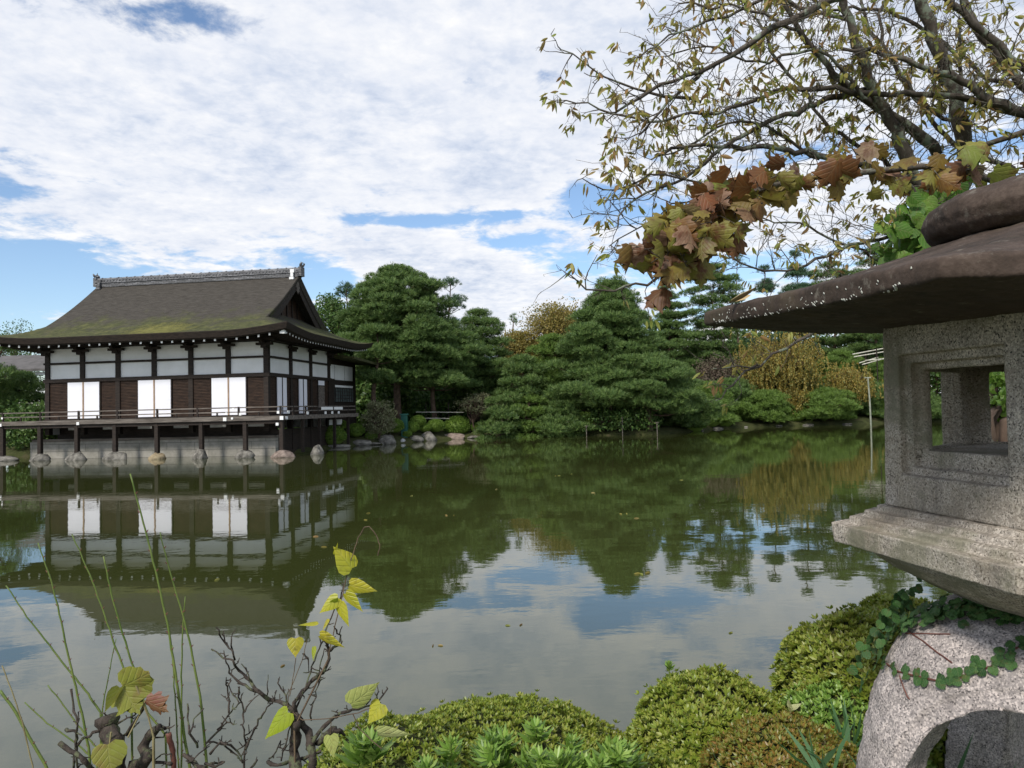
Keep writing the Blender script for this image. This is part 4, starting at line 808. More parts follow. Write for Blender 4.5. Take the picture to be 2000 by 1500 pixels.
# domed base with four arches
prof_b = [(-1.5, .455), (-1.2, .443), (-.95, .427), (-.80, .410), (-.70, .393), (-.62, .374), (-.56, .355), (-.51, .334), (-.47, .310), (-.44, .284), (-.415, .248), (-.398, .20), (-.39, .10)]
g = MB(); loft(g, [superring(r_ * .955, z, 72, 3.4) for z, r_ in prof_b]); cuts = []
inner = MB(); loft(inner, [superring(max(r_ - .10, .02), z - .09, 48, 3.2) for z, r_ in prof_b]); 
AH, AT = .236, -.520
def arch(half, zt__, zb__, l=.6, e=2.3):
    pts = [(-half, zb__), (half, zb__)] + [(half * (max(0, math.cos(t__)) ** (2 / e)) * (1 if True else 1), (zt__ - .30) + .30 * (max(0, math.sin(t__)) ** (2 / e))) for t__ in lin(0.001, PI / 2, 12)] + [(-half * (max(0, math.cos(t__)) ** (2 / e)), (zt__ - .30) + .30 * (max(0, math.sin(t__)) ** (2 / e))) for t__ in lin(PI / 2, 0.001, 12)[1:]]
    return pts
def prism(pts, axis, a, b):
    n = len(pts); V = [((a, x, z) if axis == 'x' else (x, a, z)) for x, z in pts] + [((b, x, z) if axis == 'x' else (x, b, z)) for x, z in pts]
    F = [tuple(range(n)), tuple(range(2 * n - 1, n - 1, -1))] + [(i, n + i, n + (i + 1) % n, (i + 1) % n) for i in range(n)]
    return MB().add(V, F)
def tmpn(g):
    o = tmp(g); bm = bmesh.new(); bm.from_mesh(o.data); bmesh.ops.recalc_face_normals(bm, faces=bm.faces); bm.to_mesh(o.data); bm.free(); return o
cuts = [tmpn(inner)]
for axis in 'xy': cuts.append(tmpn(prism(arch(AH, AT, -1.6), axis, -.7, .7)))
db = from_mods(tmpn(g), LN, 'arched_base', MAT['granite_pink'], cuts, .0045, .003, 2); db.location.z = ez(0); db.rotation_euler = (0, 0, R(218.5 - 180) - LN.rotation_euler.z)
# a sunk band runs round each arch
n_ = len(db.data.vertices); co = np.empty(n_ * 3, np.float32); db.data.vertices.foreach_get('co', co); co = co.reshape(-1, 3).astype(float); no = np.empty(n_ * 3, np.float32); db.data.vertices.foreach_get('normal', no); no = no.reshape(-1, 3).astype(float)
for a_, b_ in ((0, 1), (1, 0)):
    tq = np.abs(co[:, b_]); zq = co[:, 2]; ex = 2.3; hh = AH; zt0 = AT - .30
    sdq = np.where(zq > zt0, ((tq / hh) ** ex + (np.maximum(zq - zt0, 0) / .30) ** ex) ** (1 / ex) - 1, tq / hh - 1) * .27
    msk = np.clip((.030 - sdq) / .004, 0, 1) * (np.abs(no[:, a_]) > .35) * (np.sign(no[:, a_]) == np.sign(co[:, a_])) * (sdq > -.02)
    co -= no * (.007 * msk)[:, None]
db.data.vertices.foreach_set('co', co.astype(np.float32).ravel()); db.data.update()
dome_bvh_src = db
# raised lip round each arch: bead following the arch edge on the face of the base
# roof, turned a little against the box
RF = bpy.data.objects.new('cap_stone', None)
rr_ = .42; th0 = R(-64 + 90) - LN.rotation_euler.z
rings_ = []
def sqring(h, z, e=9, n=96, up=0.):
    o = []
    for j in range(n):
        a = 2 * PI * j / n; ca, sa = math.cos(a), math.sin(a); k_ = (abs(ca) ** e + abs(sa) ** e) ** (-1 / e); x, y = h * k_ * ca, h * k_ * sa
        cor = (min(abs(x), abs(y)) / max(abs(x), abs(y), 1e-6)) ** 3; o.append((x, y, z + up * cor))
    return o
rings_ = [hexring(.10, .140), hexring(.35, .142), hexring(.55, .153, up=.004), hexring(.66, .160, up=.006), hexring(.702, .161, up=.006), hexring(.707, .165, up=.006), hexring(.707, .193, up=0.), hexring(.700, .199), hexring(.66, .205, soft=.0), hexring(.55, .226, soft=.04), hexring(.45, .250, soft=.1), hexring(.36, .274, soft=.25), hexring(.26, .305, soft=.6), hexring(.12, .315, soft=1), hexring(.03, .318, soft=1)]
tilt = Matrix.Rotation(-LN.rotation_euler.z, 4, 'Z') @ Matrix.Rotation(.034, 4, 'X') @ Matrix.Rotation(LN.rotation_euler.z, 4, 'Z')
g = MB(); loft(g, rings_); rfo = from_mods(tmpn(g), LN, 'roof', MAT['roofstone'], (), .0048, .0020, 0); rfo.matrix_local = Matrix.Translation((0, 0, ez(0))) @ tilt
g = MB(); loft(g, [superring(r_, z, 64, 2.0) for r_, z in ((.07, .296), (.18, .299), (.235, .306), (.262, .322), (.270, .345), (.262, .368), (.235, .388), (.18, .402), (.10, .41), (.02, .412))])
ds = from_mods(tmpn(g), LN, 'top_disc', MAT['roofstone'], (), .005, .0022, 1); ds.matrix_local = Matrix.Translation((0, 0, ez(0))) @ tilt
bpy.context.view_layer.update()
bv = BVHTree.FromObject(rfo, bpy.context.evaluated_depsgraph_get()); g = MB(); rl = random.Random(4)
for i in range(110):
    t_ = min(.98, max(.02, rl.choice([.12, .2, .3, .4, .47, .6, .63, .78, .9]) + rl.gauss(0, .035))); y = .35 - .68 * t_; grp = rl.choice([0, 0, 1]); z = .160 + .004 * (abs(y) / .35) ** 3 + rl.uniform(.003, .010) + (rl.uniform(0, .02) if grp else 0)
    loc, nor, _, _ = bv.ray_cast(Vector((-1.2, y, z)), Vector((1, 0, 0)))
    if loc is None: continue
    s = rl.uniform(.0005, .0017) * (1 if i % 9 else 1.8); n = 7; U = nor.orthogonal().normalized(); W_ = nor.cross(U)
    if abs(W_.z) < abs(U.z): U, W_ = W_, U
    ctr = loc + nor * .0008; V = [ctr + nor * .001] + [ctr + (U * math.cos(2 * PI * j / n) * s * rl.uniform(.6, 1.3) + W_ * math.sin(2 * PI * j / n) * s * rl.uniform(1, 2.6)) for j in range(n)]
    g.add(V, [(0, 1 + j, 1 + (j + 1) % n) for j in range(n)])
g.build('white_lichen', m_noise('grey_white_lichen', (.34, .34, .28), (.62, .62, .56), 220., 4, .9), rfo)
# fallen dry leaf at the roof tip
# ------------------------------------------------------------------ ivy on the base
def world_bvh(o):
    bpy.context.view_layer.update(); mw = o.matrix_world; me = o.data
    return BVHTree.FromPolygons([mw @ v.co for v in me.vertices], [tuple(p.vertices) for p in me.polygons])
BV = world_bvh(db)
def outline_leaf(kind):
    if kind == 'heart': h = [(0, .06), (.18, -.02), (.34, .06), (.40, .25), (.33, .48), (.18, .74), (.06, .92), (0, 1.05)]
    elif kind == 'maple': h = [(0, .02), (.16, -.08), (.34, -.02), (.30, .12), (.50, .20), (.56, .34), (.42, .40), (.44, .56), (.58, .66), (.38, .72), (.26, .70), (.20, .86), (.08, .92), (0, 1.1)]
    elif kind == 'round': h = [(0, .04), (.2, -.06), (.42, .05), (.5, .3), (.46, .52), (.34, .66), (.30, .80), (.14, .84), (0, .95)]
    elif kind == 'curl': h = [(0, 0), (.10, .12), (.17, .35), (.15, .6), (.08, .82), (0, 1.)]
    n = len(h); pts = h + [(-a, b) for a, b in h[-2:0:-1]]; return pts, n
def leaf_tpl(kind, fold=.12, curl=.25):
    pts, n = outline_leaf(kind); mid = [(0, b) for b in (.25, .5, .75)]
    V = [(x, -abs(x) * fold * 2 - curl * z * z, z) for x, z in pts]; V = [(x, -y, z) for x, y, z in V]
    k = len(V); V += [(0, curl * .1 * 0 + curl * z * z, z) for _, z in mid]; F = []
    def near(z): return k + min(range(3), key=lambda i: abs(mid[i][1] - z))
    for i in range(k):
        j = (i + 1) % k; a = near(pts[i][1]); b = near(pts[j][1]); F.append((i, j, a))
        if a != b: F.append((j, b, a))
    return np.array(V), [np.array(F)]
TPL = {k: leaf_tpl(k) for k in ('heart', 'maple', 'round')}; TPL['curl'] = leaf_tpl('curl', .5, .45); TPL['maple2'] = leaf_tpl('maple', .2, .5); TPL['ivy'] = leaf_tpl('round', .08, .1)
ivy = empty('ivy_vine', (LC.x - .3, LC.y, EYE - .7), 'green ivy trailing over the granite lantern base', 'ivy'); IV0 = Vector(ivy.location)
cl = Cloud(); vn = MB(); ch = [(1690, 1330), (1712, 1300), (1735, 1298), (1752, 1312), (1775, 1318), (1795, 1322), (1812, 1326), (1838, 1332), (1860, 1322), (1872, 1326), (1893, 1318), (1908, 1298), (1920, 1308), (1946, 1300), (1958, 1288), (1978, 1292), (1978, 1272), (1998, 1262), (2015, 1250)]
pv = []
def cast(x, y):
    d = ray(x, y).normalized(); r_ = BV.ray_cast(Vector((0, 0, EYE)), d); return r_[0], r_[1]
P_, D_, S_, Rl = [], [], [], []
def stick(x, y, s, lift_=.006):
    p, n = cast(x, y)
    if p is None: return None
    U = Vector((0, 0, -1)); U = (U - n * U.dot(n)); 
    if U.length < .05: U = n.orthogonal()
    U.normalize(); U = (U + Vector(rdir(1)[0]) * .8); U = (U - n * U.dot(n) * .85).normalized(); V_ = U.cross(n).normalized()
    tv, tf = TPL['ivy']; nn_ = V_.cross(U)
    if nn_.dot(n) < 0: V_ = -V_
    W = [p + n * (lift_ + .004 * random.random()) + (V_ * a + n * (-abs(b) * .5) + U * (c - .4)) * s for a, b, c in tv]
    cl.raw(np.array([list(q - IV0) for q in W]), tf[0], tv); return p + n * .003
for x, y in ch:
    for q in ((x + random.uniform(-4, 4), y - 9 + random.uniform(-3, 3)), (x + random.uniform(-4, 4), y + 9 + random.uniform(-3, 3))):
        stick(*q, .0145 + random.uniform(0, .005))
    p = stick(x, y, .011)
    if p: pv.append(p - IV0)
vn.tube(pv, .0018, 5)
for i in range(300):
    t_ = random.random(); ang = [(1690, 1335), (1712, 1290), (1735, 1250), (1770, 1222), (1800, 1205), (1850, 1196), (1900, 1198), (1960, 1203), (2010, 1208)]
    f = t_ * (len(ang) - 1); a = int(f); x = ang[a][0] + (ang[a + 1][0] - ang[a][0]) * (f - a); y = ang[a][1] + (ang[a + 1][1] - ang[a][1]) * (f - a)
    stick(x + random.gauss(0, 8), y + random.gauss(6, 11),   .013 + random.uniform(0, .010), .008 + .015 * random.random())
for a, b in (((1745, 1212), (1862, 1296)), ((1757, 1320), (1776, 1366)), ((1770, 1238), (1855, 1240))):
    seg = []
    for i in range(9):
        p, n = cast(a[0] + (b[0] - a[0]) * i / 8 + random.uniform(-2, 2), a[1] + (b[1] - a[1]) * i / 8)
        if p: seg.append(p + n * .002 - IV0)
    if len(seg) > 2: vn.tube(seg, .0013, 4)
# loose sprays left of the base shoulder
for i in range(90):
    x = random.gauss(1745, 38); y = 1400 - (x - 1640) * 1.35 + random.gauss(-62, 16); p = at(x, y, 1.5 + random.uniform(-.06, .12)) - IV0; 
    cl.put(*TPL['ivy'], [list(p)], [list(Vector((random.uniform(-1, 1), -.3, -.6)))], [random.uniform(.013, .023)])
link_mesh('leaves', cl.mesh('leaves'), MAT['ivy'], ivy); vn.build('stem', MAT['redstem'], ivy)

# ------------------------------------------------------------------ near tree over the pond
TB = Vector((2.15, 3.3, gh(2.15, 3.3) - .1))
ct = empty('cherry_tree', TB, 'lichen-covered tree with curled sparse leaves spreading over the upper right', 'tree')
TR = MB(); TW = MB(); LV = Cloud(); GRN = random.Random(21)
def L3(p, Y): return at(p[0], p[1], Y) - TB
def limb(pts, Y0_, Y1_, w0, w1, n=7, jit=.006):
    "pts in photo pixels, depth from Y0_ to Y1_, widths in pixels"
    out_ = []; rad = []
    k = len(pts)
    P = [L3(p, Y0_ + (Y1_ - Y0_) * i / (k - 1)) for i, p in enumerate(pts)]
    # catmull-rom
    for i in range(k - 1):
        p0, p1, p2, p3 = P[max(i - 1, 0)], P[i], P[i + 1], P[min(i + 2, k - 1)]
        m2 = max(2, int((p2 - p1).length / .05))
        for j in range(m2):
            t_ = j / m2; out_.append(.5 * ((2 * p1) + (p2 - p0) * t_ + (2 * p0 - 5 * p1 + 4 * p2 - p3) * t_ * t_ + (3 * p1 - p0 - 3 * p2 + p3) * t_ ** 3))
    out_.append(P[-1]); n2 = len(out_)
    for i in range(n2):
        t_ = i / (n2 - 1); Y = Y0_ + (Y1_ - Y0_) * t_; rad.append((w0 + (w1 - w0) * t_) * .5 * Y / F_PX * GRN.uniform(.9, 1.12)); out_[i] = out_[i] + Vector((GRN.gauss(0, jit), GRN.gauss(0, jit), GRN.gauss(0, jit))) * (0 if i == 0 else 1)
    TR.tube(out_, rad, n); return out_
def leafbunch(p, d, n):
    for _ in range(n):
        dd = Vector((GRN.gauss(0, .5), GRN.gauss(0, .5), -1)) * .75 + d * .5; LVP.append(list(p + Vector((GRN.gauss(0, .006), GRN.gauss(0, .006), GRN.gauss(0, .006))))); LVD.append(list(dd)); LVS.append(GRN.uniform(.026, .046))
LVP, LVD, LVS = [], [], []
def twig(p, d, L, r, depth, leafp):
    n = max(3, int(L / .030)); pts = [p]; q = p.copy(); dd = d.normalized()
    for i in range(n):
        dd = (dd + Vector((GRN.gauss(0, .22), GRN.gauss(0, .22), GRN.gauss(0, .22))) + Vector((0, 0, .03))).normalized(); q = q + dd * (L / n); pts.append(q.copy())
        if depth > 0 and GRN.random() < .42:
            sd2 = (dd + Vector((GRN.gauss(0, .8), GRN.gauss(0, .8), GRN.gauss(0, .8)))).normalized(); twig(q, sd2, L * GRN.uniform(.3, .6), r * .6, depth - 1, leafp)
        elif GRN.random() < .35: TW.tube([q, q + Vector((GRN.gauss(0, .012), GRN.gauss(0, .012), GRN.gauss(0, .012)))], [r * .7, r * .35], 3)
    TW.tube(pts, [r * (1 - .65 * i / n) for i in range(n + 1)], 4 if r > .0022 else 3, cap=False)
    if GRN.random() < leafp * .68: leafbunch(q, dd, GRN.randint(2, 4))
def dress(path, step=.085, L=(.16, .42), depth=2, leafp=.5, r=.0025, t0=.05, bias=Vector((-.12, 0, .04)), side=1.):
    acc = 0
    for i in range(1, len(path)):
        seg = path[i] - path[i - 1]; acc += seg.length
        if i / len(path) < t0: continue
        while acc > step:
            acc -= step * .62 * GRN.uniform(.7, 1.4); d = seg.normalized(); o = Vector((GRN.gauss(0, 1), GRN.gauss(0, 1) * .8, GRN.gauss(0, 1))); o = (o - d * o.dot(d)).normalized()
            twig(path[i], d * .55 + o * side + bias, GRN.uniform(*L) * (1 - .45 * i / len(path)), r * GRN.uniform(.75, 1.2), depth, leafp)
trunk = [L3(p, Y) for p, Y in (((2075, 1080), 3.5), ((2060, 900), 3.5), ((2035, 765), 3.5), ((1970, 620), 3.45), ((1885, 500), 3.35), ((1848, 430), 3.3))]
trunk = [Vector((trunk[0].x + .05, trunk[0].y, -.0))] + trunk; TR.tube(trunk, [.10, .075, .06, .055, .058, .06, .055], 10)
limb([(1935, 1150), (1930, 900), (1922, 765), (1918, 650), (1900, 540)], 3.6, 3.6, 20, 16)
lm = [limb([(1848, 440), (1885, 350), (1884, 280), (1872, 220), (1852, 150), (1825, 70), (1795, -10), (1770, -80)], 3.3, 3.0, 36, 20),
      limb([(1840, 440), (1800, 370), (1765, 300), (1725, 215), (1690, 130), (1660, 40), (1640, -60)], 3.3, 2.9, 30, 14),
      limb([(1840, 425), (1801, 400), (1758, 348), (1658, 314), (1535, 291), (1431, 283), (1336, 285), (1280, 300)], 3.3, 2.8, 20, 5),
      limb([(1720, -50), (1625, 0), (1568, 29), (1493, 66), (1431, 103), (1369, 140), (1287, 165), (1225, 202), (1192, 226)], 2.7, 2.6, 18, 4),
      limb([(1369, 142), (1345, 165), (1303, 202), (1270, 244), (1245, 266)], 2.66, 2.6, 9, 3),
      limb([(2060, 235), (1960, 215), (1870, 190), (1741, 182), (1658, 180), (1597, 169), (1514, 178), (1452, 202), (1402, 221), (1349, 223), (1266, 235), (1200, 222), (1150, 205), (1103, 200)], 3.1, 2.8, 16, 2.5),
      limb([(1690, 175), (1620, 195), (1535, 225), (1473, 252), (1411, 289), (1361, 331), (1311, 360), (1266, 372), (1225, 400), (1204, 440)], 3.1, 2.7, 13, 3),
      limb([(1830, 300), (1801, 268), (1742, 224), (1700, 198), (1656, 172), (1613, 124), (1560, 60), (1520, -20)], 3.25, 2.9, 22, 8),
      limb([(2060, 190), (2000, 130), (1930, 70), (1860, 10), (1820, -40)], 2.9, 2.8, 17, 13),
      limb([(2060, 215), (2000, 164), (1955, 112), (1921, 75), (1884, 0), (1870, -50)], 3.2, 3.1, 18, 14),
      limb([(2080, 250), (2000, 220), (1936, 198), (1880, 157), (1843, 142), (1787, 131), (1700, 100), (1640, 95)], 3.0, 2.9, 24, 6),
      limb([(2080, 235), (2000, 258), (1955, 269), (1899, 295), (1880, 320)], 3.2, 3.3, 14, 9),
      limb([(2080, 330), (2000, 347), (1936, 366), (1890, 385)], 3.2, 3.3, 12, 9),
      limb([(1840, 440), (1790, 450), (1741, 459), (1658, 479), (1597, 508), (1535, 525), (1473, 521), (1430, 505)], 3.3, 3.1, 9, 3),
      limb([(1740, 520), (1700, 500), (1617, 463), (1555, 438), (1493, 430), (1480, 420)], 3.3, 3.1, 6, 2.5),
      limb([(1330, 520), (1290, 540), (1240, 555), (1200, 567), (1147, 567), (1125, 548), (1109, 533)], 2.6, 2.5, 6, 2),
      limb([(1640, 630), (1578, 653), (1536, 681), (1480, 712), (1446, 737), (1420, 762), (1396, 782)], 3.0, 2.8, 8, 2),
      limb([(1480, 712), (1440, 722), (1388, 720)], 2.9, 2.85, 4, 1.5),
      limb([(1446, 735), (1430, 700), (1412, 670), (1410, 650)], 2.9, 2.85, 3, 1.2),
      limb([(1420, 380), (1340, 350), (1268, 340), (1200, 370), (1150, 360), (1128, 350)], 2.8, 2.7, 5, 2),
      limb([(1520, -20), (1420, 30), (1330, 60), (1260, 95), (1240, 110)], 2.8, 2.6, 8, 2),
      limb([(1369, 200), (1290, 190), (1210, 160), (1150, 130), (1093, 92)], 2.7, 2.6, 7, 2),
      limb([(1760, 350), (1700, 300), (1620, 250), (1560, 170), (1510, 100), (1480, 40)], 3.3, 3.2, 9, 5),
      limb([(1890, 300), (1880, 200), (1877, 100), (1870, 40)], 3.25, 3.25, 8, 6),
      limb([(1980, 330), (1900, 300), (1830, 250), (1760, 150), (1700, 60), (1680, -20)], 3.4, 3.3, 10, 6),
      limb([(2050, 150), (1950, 160), (1850, 90), (1750, 30), (1640, 20), (1560, 40), (1500, 60)], 3.4, 3.2, 10, 4),
      limb([(1330, 520), (1370, 480), (1400, 430), (1395, 400)], 2.65, 2.7, 5, 4),
      limb([(1600, 310), (1500, 250), (1420, 240), (1340, 290), (1270, 310)], 3.1, 2.9, 7, 2.5), limb([(1500, 350), (1420, 400), (1340, 390), (1240, 450), (1190, 480)], 2.9, 2.8, 5, 2), limb([(1700, 200), (1600, 100), (1480, 120), (1380, 90), (1300, 110)], 3.0, 2.8, 8, 2.5), limb([(1560, 60), (1450, 10), (1380, 20), (1330, 5)], 3.0, 2.9, 7, 3), limb([(1660, 40), (1560, 10), (1460, -30)], 3.0, 3.0, 9, 5), limb([(1872, 240), (1800, 200), (1720, 60), (1740, -20)], 3.2, 3.1, 9, 5)]
dr = dict(depth=2)
for i, pth in enumerate(lm):
    i -= 1
    if i == -1: continue
    if i == 3: dress(pth, .065, (.14, .32), 2, .45)
    elif i in (0, 1): dress(pth, .085, (.2, .42), 2, .3, t0=.15, side=1.2)
    elif i == 15: dress(pth, .07, (.08, .18), 1, .5, .002)
    elif i == 16: dress(pth, .14, (.08, .2), 1, .0, .002)
    elif i in (17, 18): dress(pth, .1, (.04, .1), 1, .0, .0015)
    elif i in (13, 14): dress(pth, .08, (.1, .26), 1, .5, .0025)
    elif i in (11, 12): dress(pth, .055, (.2, .45), 2, .35)
    elif i in (19, 20, 21, 4): dress(pth, .05, (.08, .20), 2, .55, .0024)
    elif i in (5, 6, 2): dress(pth, .050, (.16, .36), 2, .42)
    else: dress(pth, .060, (.18, .38), 2, .42)
LV.put(*TPL['curl'], np.array(LVP), np.array(LVD), np.array(LVS))
TR.build('trunk', MAT['cherry'], ct, smooth=True); TW.build('twigs', MAT['twig'], ct); link_mesh('leaves', LV.mesh('leaves'), MAT['curl'], ct)
# hanging vine of large lobed leaves
def hang(c, kind, e, d, s, roll, org, curl=.1):
    "a leaf at e (local) whose blade hangs along d, its face turned to open space over the pond"
    ax_ = d.normalized(); view = (e + org - Vector((0, 0, EYE))).normalized(); side = ax_.cross(view).normalized(); nrm = side.cross(ax_).normalized(); rt = Matrix.Rotation(roll, 3, ax_); side = rt @ side; nrm = rt @ nrm
    tv, tf = leaf_tpl(kind, curl, curl); c.raw(np.array([list(e + (side * a + nrm * b + ax_ * z) * s) for a, b, z in tv]), tf[0], tv)
mv = empty('lobed_leaf_vine', at(1880, 330, 2.3), 'drooping branch of large lobed leaves turning orange and brown', 'vine'); M0 = Vector(mv.location)
path = [(1960, 360), (1890, 335), (1800, 325), (1700, 335), (1600, 345), (1520, 360), (1450, 380), (1410, 398), (1372, 425), (1340, 455), (1312, 488), (1292, 515)]
pw = [at(x, y, 2.35 - .012 * i) - M0 for i, (x, y) in enumerate(path)]
g = MB(); g.tube(pw, [.012 - .0007 * i for i in range(len(pw))], 7); c = Cloud(); tb = random.Random(9)
for i in range(165):
    t_ = tb.random() if i < 120 else tb.uniform(.5, 1); p = along(pw, t_); off = Vector((tb.gauss(0, .05), tb.gauss(0, .06), tb.gauss(.01, .035))); e = p + off
    g.tube([p, p.lerp(e, .5) + Vector((0, 0, .01)), e], .0016, 4, cap=False)
    d = Vector((tb.gauss(-.1, .6), tb.gauss(-.1, .4), -1 + tb.uniform(-.1, .9))); s = tb.uniform(.048, .092)
    hang(c, 'maple', e, d, s, tb.gauss(0, .75), M0, tb.choice([.1, .3, .45]))
link_mesh('leaves', c.mesh('leaves'), MAT['maple'], mv); g.build('stem', MAT['twig'], mv, smooth=True)
# dark berries
g = MB()
for i in range(70):
    p = along(pw, tb.uniform(.45, 1)) + Vector((tb.gauss(0, .03), tb.gauss(0, .03), tb.gauss(-.01, .03))); V, Fc = ell(0, 0, 1); g.add(V * tb.uniform(.003, .0045) + np.array(p), Fc.tolist())
g.build('berries', MAT['twig'], mv)
# ivy clump on the trunk
iv2 = empty('ivy_clump', at(1800, 440, 3.2), 'bright green ivy clump wrapping the trunk above the stone roof', 'ivy'); I2 = Vector(iv2.location); c = Cloud()
for i in range(330):
    x = tb.gauss(1800, 34); y = 440 + tb.gauss(0, 34) + (x - 1800) * -.5; p = at(x, y, 3.12 + tb.gauss(0, .06)) - I2; d = Vector((tb.gauss(0, .5), -.3, -.8 + tb.gauss(0, .4)))
    hang(c, 'round', p, d, tb.uniform(.04, .085), tb.gauss(0, .7), I2)
link_mesh('leaves', c.mesh('leaves'), MAT['ivy_bright'], iv2); MB().tube([at(1800, 500, 3.2) - I2, at(1795, 440, 3.2) - I2, at(1830, 400, 3.25) - I2], [.03, .035, .03], 7).build('stem', MAT['twig'], iv2)

# ------------------------------------------------------------------ azalea mounds in front
def mound(ctr, rx, ry, rz, n, s, label, mat='azalea', seed=0, name='azalea_shrub'):
    base = Vector((ctr[0], ctr[1], max(0, gh(ctr[0], ctr[1]) - .1))); zc = ctr[2] - base.z; root = empty(name, base, label, 'shrub', 'azalea mounds on the near bank'); c = Cloud()
    D = rdir(n); D[:, 2] = D[:, 2] * .9 + .25; D /= np.linalg.norm(D, axis=1, keepdims=True); lob = bumpy(D, 3.2, seed) * .13 + bumpy(D, 8., seed + 3) * .06
    Sc = np.array([rx, ry, rz]); dep = RNG.uniform(0, 1, n) ** 2 * .10 - (RNG.random(n) < .06) * RNG.uniform(.02, .09, n); P = D * (1 + lob - dep)[:, None] * Sc + [0, 0, zc]; nrm = D / Sc; nrm /= np.linalg.norm(nrm, axis=1, keepdims=True)
    keep = P[:, 2] > .02; P = P[keep]; nrm = nrm[keep]; c.put(*ROSETTE, P, nrm + rdir(len(P)) * .40 + [0, 0, .35], RNG.uniform(.75, 1.3, len(P)) * s)
    link_mesh('foliage', c.mesh('foliage'), MAT[mat], root)
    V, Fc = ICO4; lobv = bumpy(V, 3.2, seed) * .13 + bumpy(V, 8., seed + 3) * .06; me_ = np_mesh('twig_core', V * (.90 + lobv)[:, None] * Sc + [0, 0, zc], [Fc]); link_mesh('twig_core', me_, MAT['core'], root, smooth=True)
    g = MB(); rr = random.Random(seed)
    for i in range(7): a = rr.uniform(0, 6.28); g.tube([(math.cos(a) * .05, math.sin(a) * .05, -.05), (math.cos(a) * rx * .3, math.sin(a) * ry * .3, zc * .7), (math.cos(a) * rx * .6, math.sin(a) * ry * .6, zc)], [.015, .01, .006], 5)
    g.build('stems', MAT['twig'], root); return root
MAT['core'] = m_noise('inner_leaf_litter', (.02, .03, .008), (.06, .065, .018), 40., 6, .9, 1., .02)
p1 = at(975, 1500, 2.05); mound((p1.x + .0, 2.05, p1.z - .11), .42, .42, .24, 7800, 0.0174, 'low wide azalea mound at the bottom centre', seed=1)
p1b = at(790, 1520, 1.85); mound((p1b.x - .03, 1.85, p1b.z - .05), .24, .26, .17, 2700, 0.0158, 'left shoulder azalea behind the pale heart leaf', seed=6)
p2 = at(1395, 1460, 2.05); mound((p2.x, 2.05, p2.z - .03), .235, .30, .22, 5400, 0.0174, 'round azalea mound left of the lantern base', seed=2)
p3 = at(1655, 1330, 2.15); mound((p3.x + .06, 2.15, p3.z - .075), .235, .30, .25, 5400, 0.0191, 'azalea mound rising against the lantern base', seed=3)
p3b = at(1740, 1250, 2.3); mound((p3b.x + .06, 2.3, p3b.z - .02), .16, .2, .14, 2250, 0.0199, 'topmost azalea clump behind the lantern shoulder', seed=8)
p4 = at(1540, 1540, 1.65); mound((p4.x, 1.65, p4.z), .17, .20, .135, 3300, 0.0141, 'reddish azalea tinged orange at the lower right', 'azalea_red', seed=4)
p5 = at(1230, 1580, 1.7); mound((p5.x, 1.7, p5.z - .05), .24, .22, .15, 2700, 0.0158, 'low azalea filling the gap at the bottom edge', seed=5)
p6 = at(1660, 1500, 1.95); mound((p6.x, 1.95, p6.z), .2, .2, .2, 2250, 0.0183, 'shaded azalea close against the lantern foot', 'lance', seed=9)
# upright leafy stems growing between the mounds
def lance_plant(x, y, Y, s, n, label, seed, sprd=.04, mat='lance'):
    top = at(x, y, Y); base = Vector((top.x, Y, gh(top.x, Y))); root = empty('leafy_weed', base, label, 'plant', 'upright leafy weeds between azaleas'); c = Cloud(); g = MB(); rr = random.Random(seed); H = top.z - base.z
    for i in range(n):
        off = Vector((rr.gauss(0, sprd), rr.gauss(0, sprd), -abs(rr.gauss(0, .03)) if i else 0)); e = Vector((0, 0, H)) + off; g.tube([(off.x * .3, off.y * .3, 0), e * .6 + Vector((off.x * .2, 0, 0)), e], [.003, .0026, .002], 5)
        for k_ in range(4):
            q = e - Vector((0, 0, k_ * s * .35)); c.put(*(LANCE if k_ < 2 else ROSETTE), [list(q)], [[rr.gauss(0, .15), rr.gauss(0, .15), 1]], [s * (1 + .18 * k_)])
    g.build('stem', MAT['stem'], root); link_mesh('leaves', c.mesh('leaves'), MAT[mat], root)
for i, (x, y, Y, s, n, lb) in enumerate([(700, 1452, 1.55, .055, 2, 'lance-leaved weed beside the hanging pale leaf'), (850, 1462, 1.6, .045, 3, 'lance-leaved weed in front of the low mound'), (955, 1448, 1.62, .045, 3, 'taller weed just left of the bottom centre'), (992, 1438, 1.66, .045, 2, 'weed with bare lower stem at the bottom centre'),
    (1045, 1475, 1.6, .042, 4, 'weed cluster right of the bare-stemmed one'), (1110, 1488, 1.55, .042, 4, 'low weed cluster before the gap between mounds'), (1180, 1478, 1.55, .045, 4, 'spreading weed at the foot of the round mound'), (1250, 1470, 1.6, .045, 4, 'weed cluster touching the round mound'),
    (1325, 1312, 2.1, .022, 1, 'single dark sprig poking above the round mound'), (1735, 1190, 2.35, .05, 3, 'light green sprig above the lantern shoulder'), (1700, 1215, 2.35, .035, 3, 'smaller sprig at the top of the right mound'), (1600, 1275, 2.3, .035, 3, 'sprig on the left crest of the right mound')]):
    lance_plant(x, y, Y, s * .8, n + 1, lb, 200 + i)
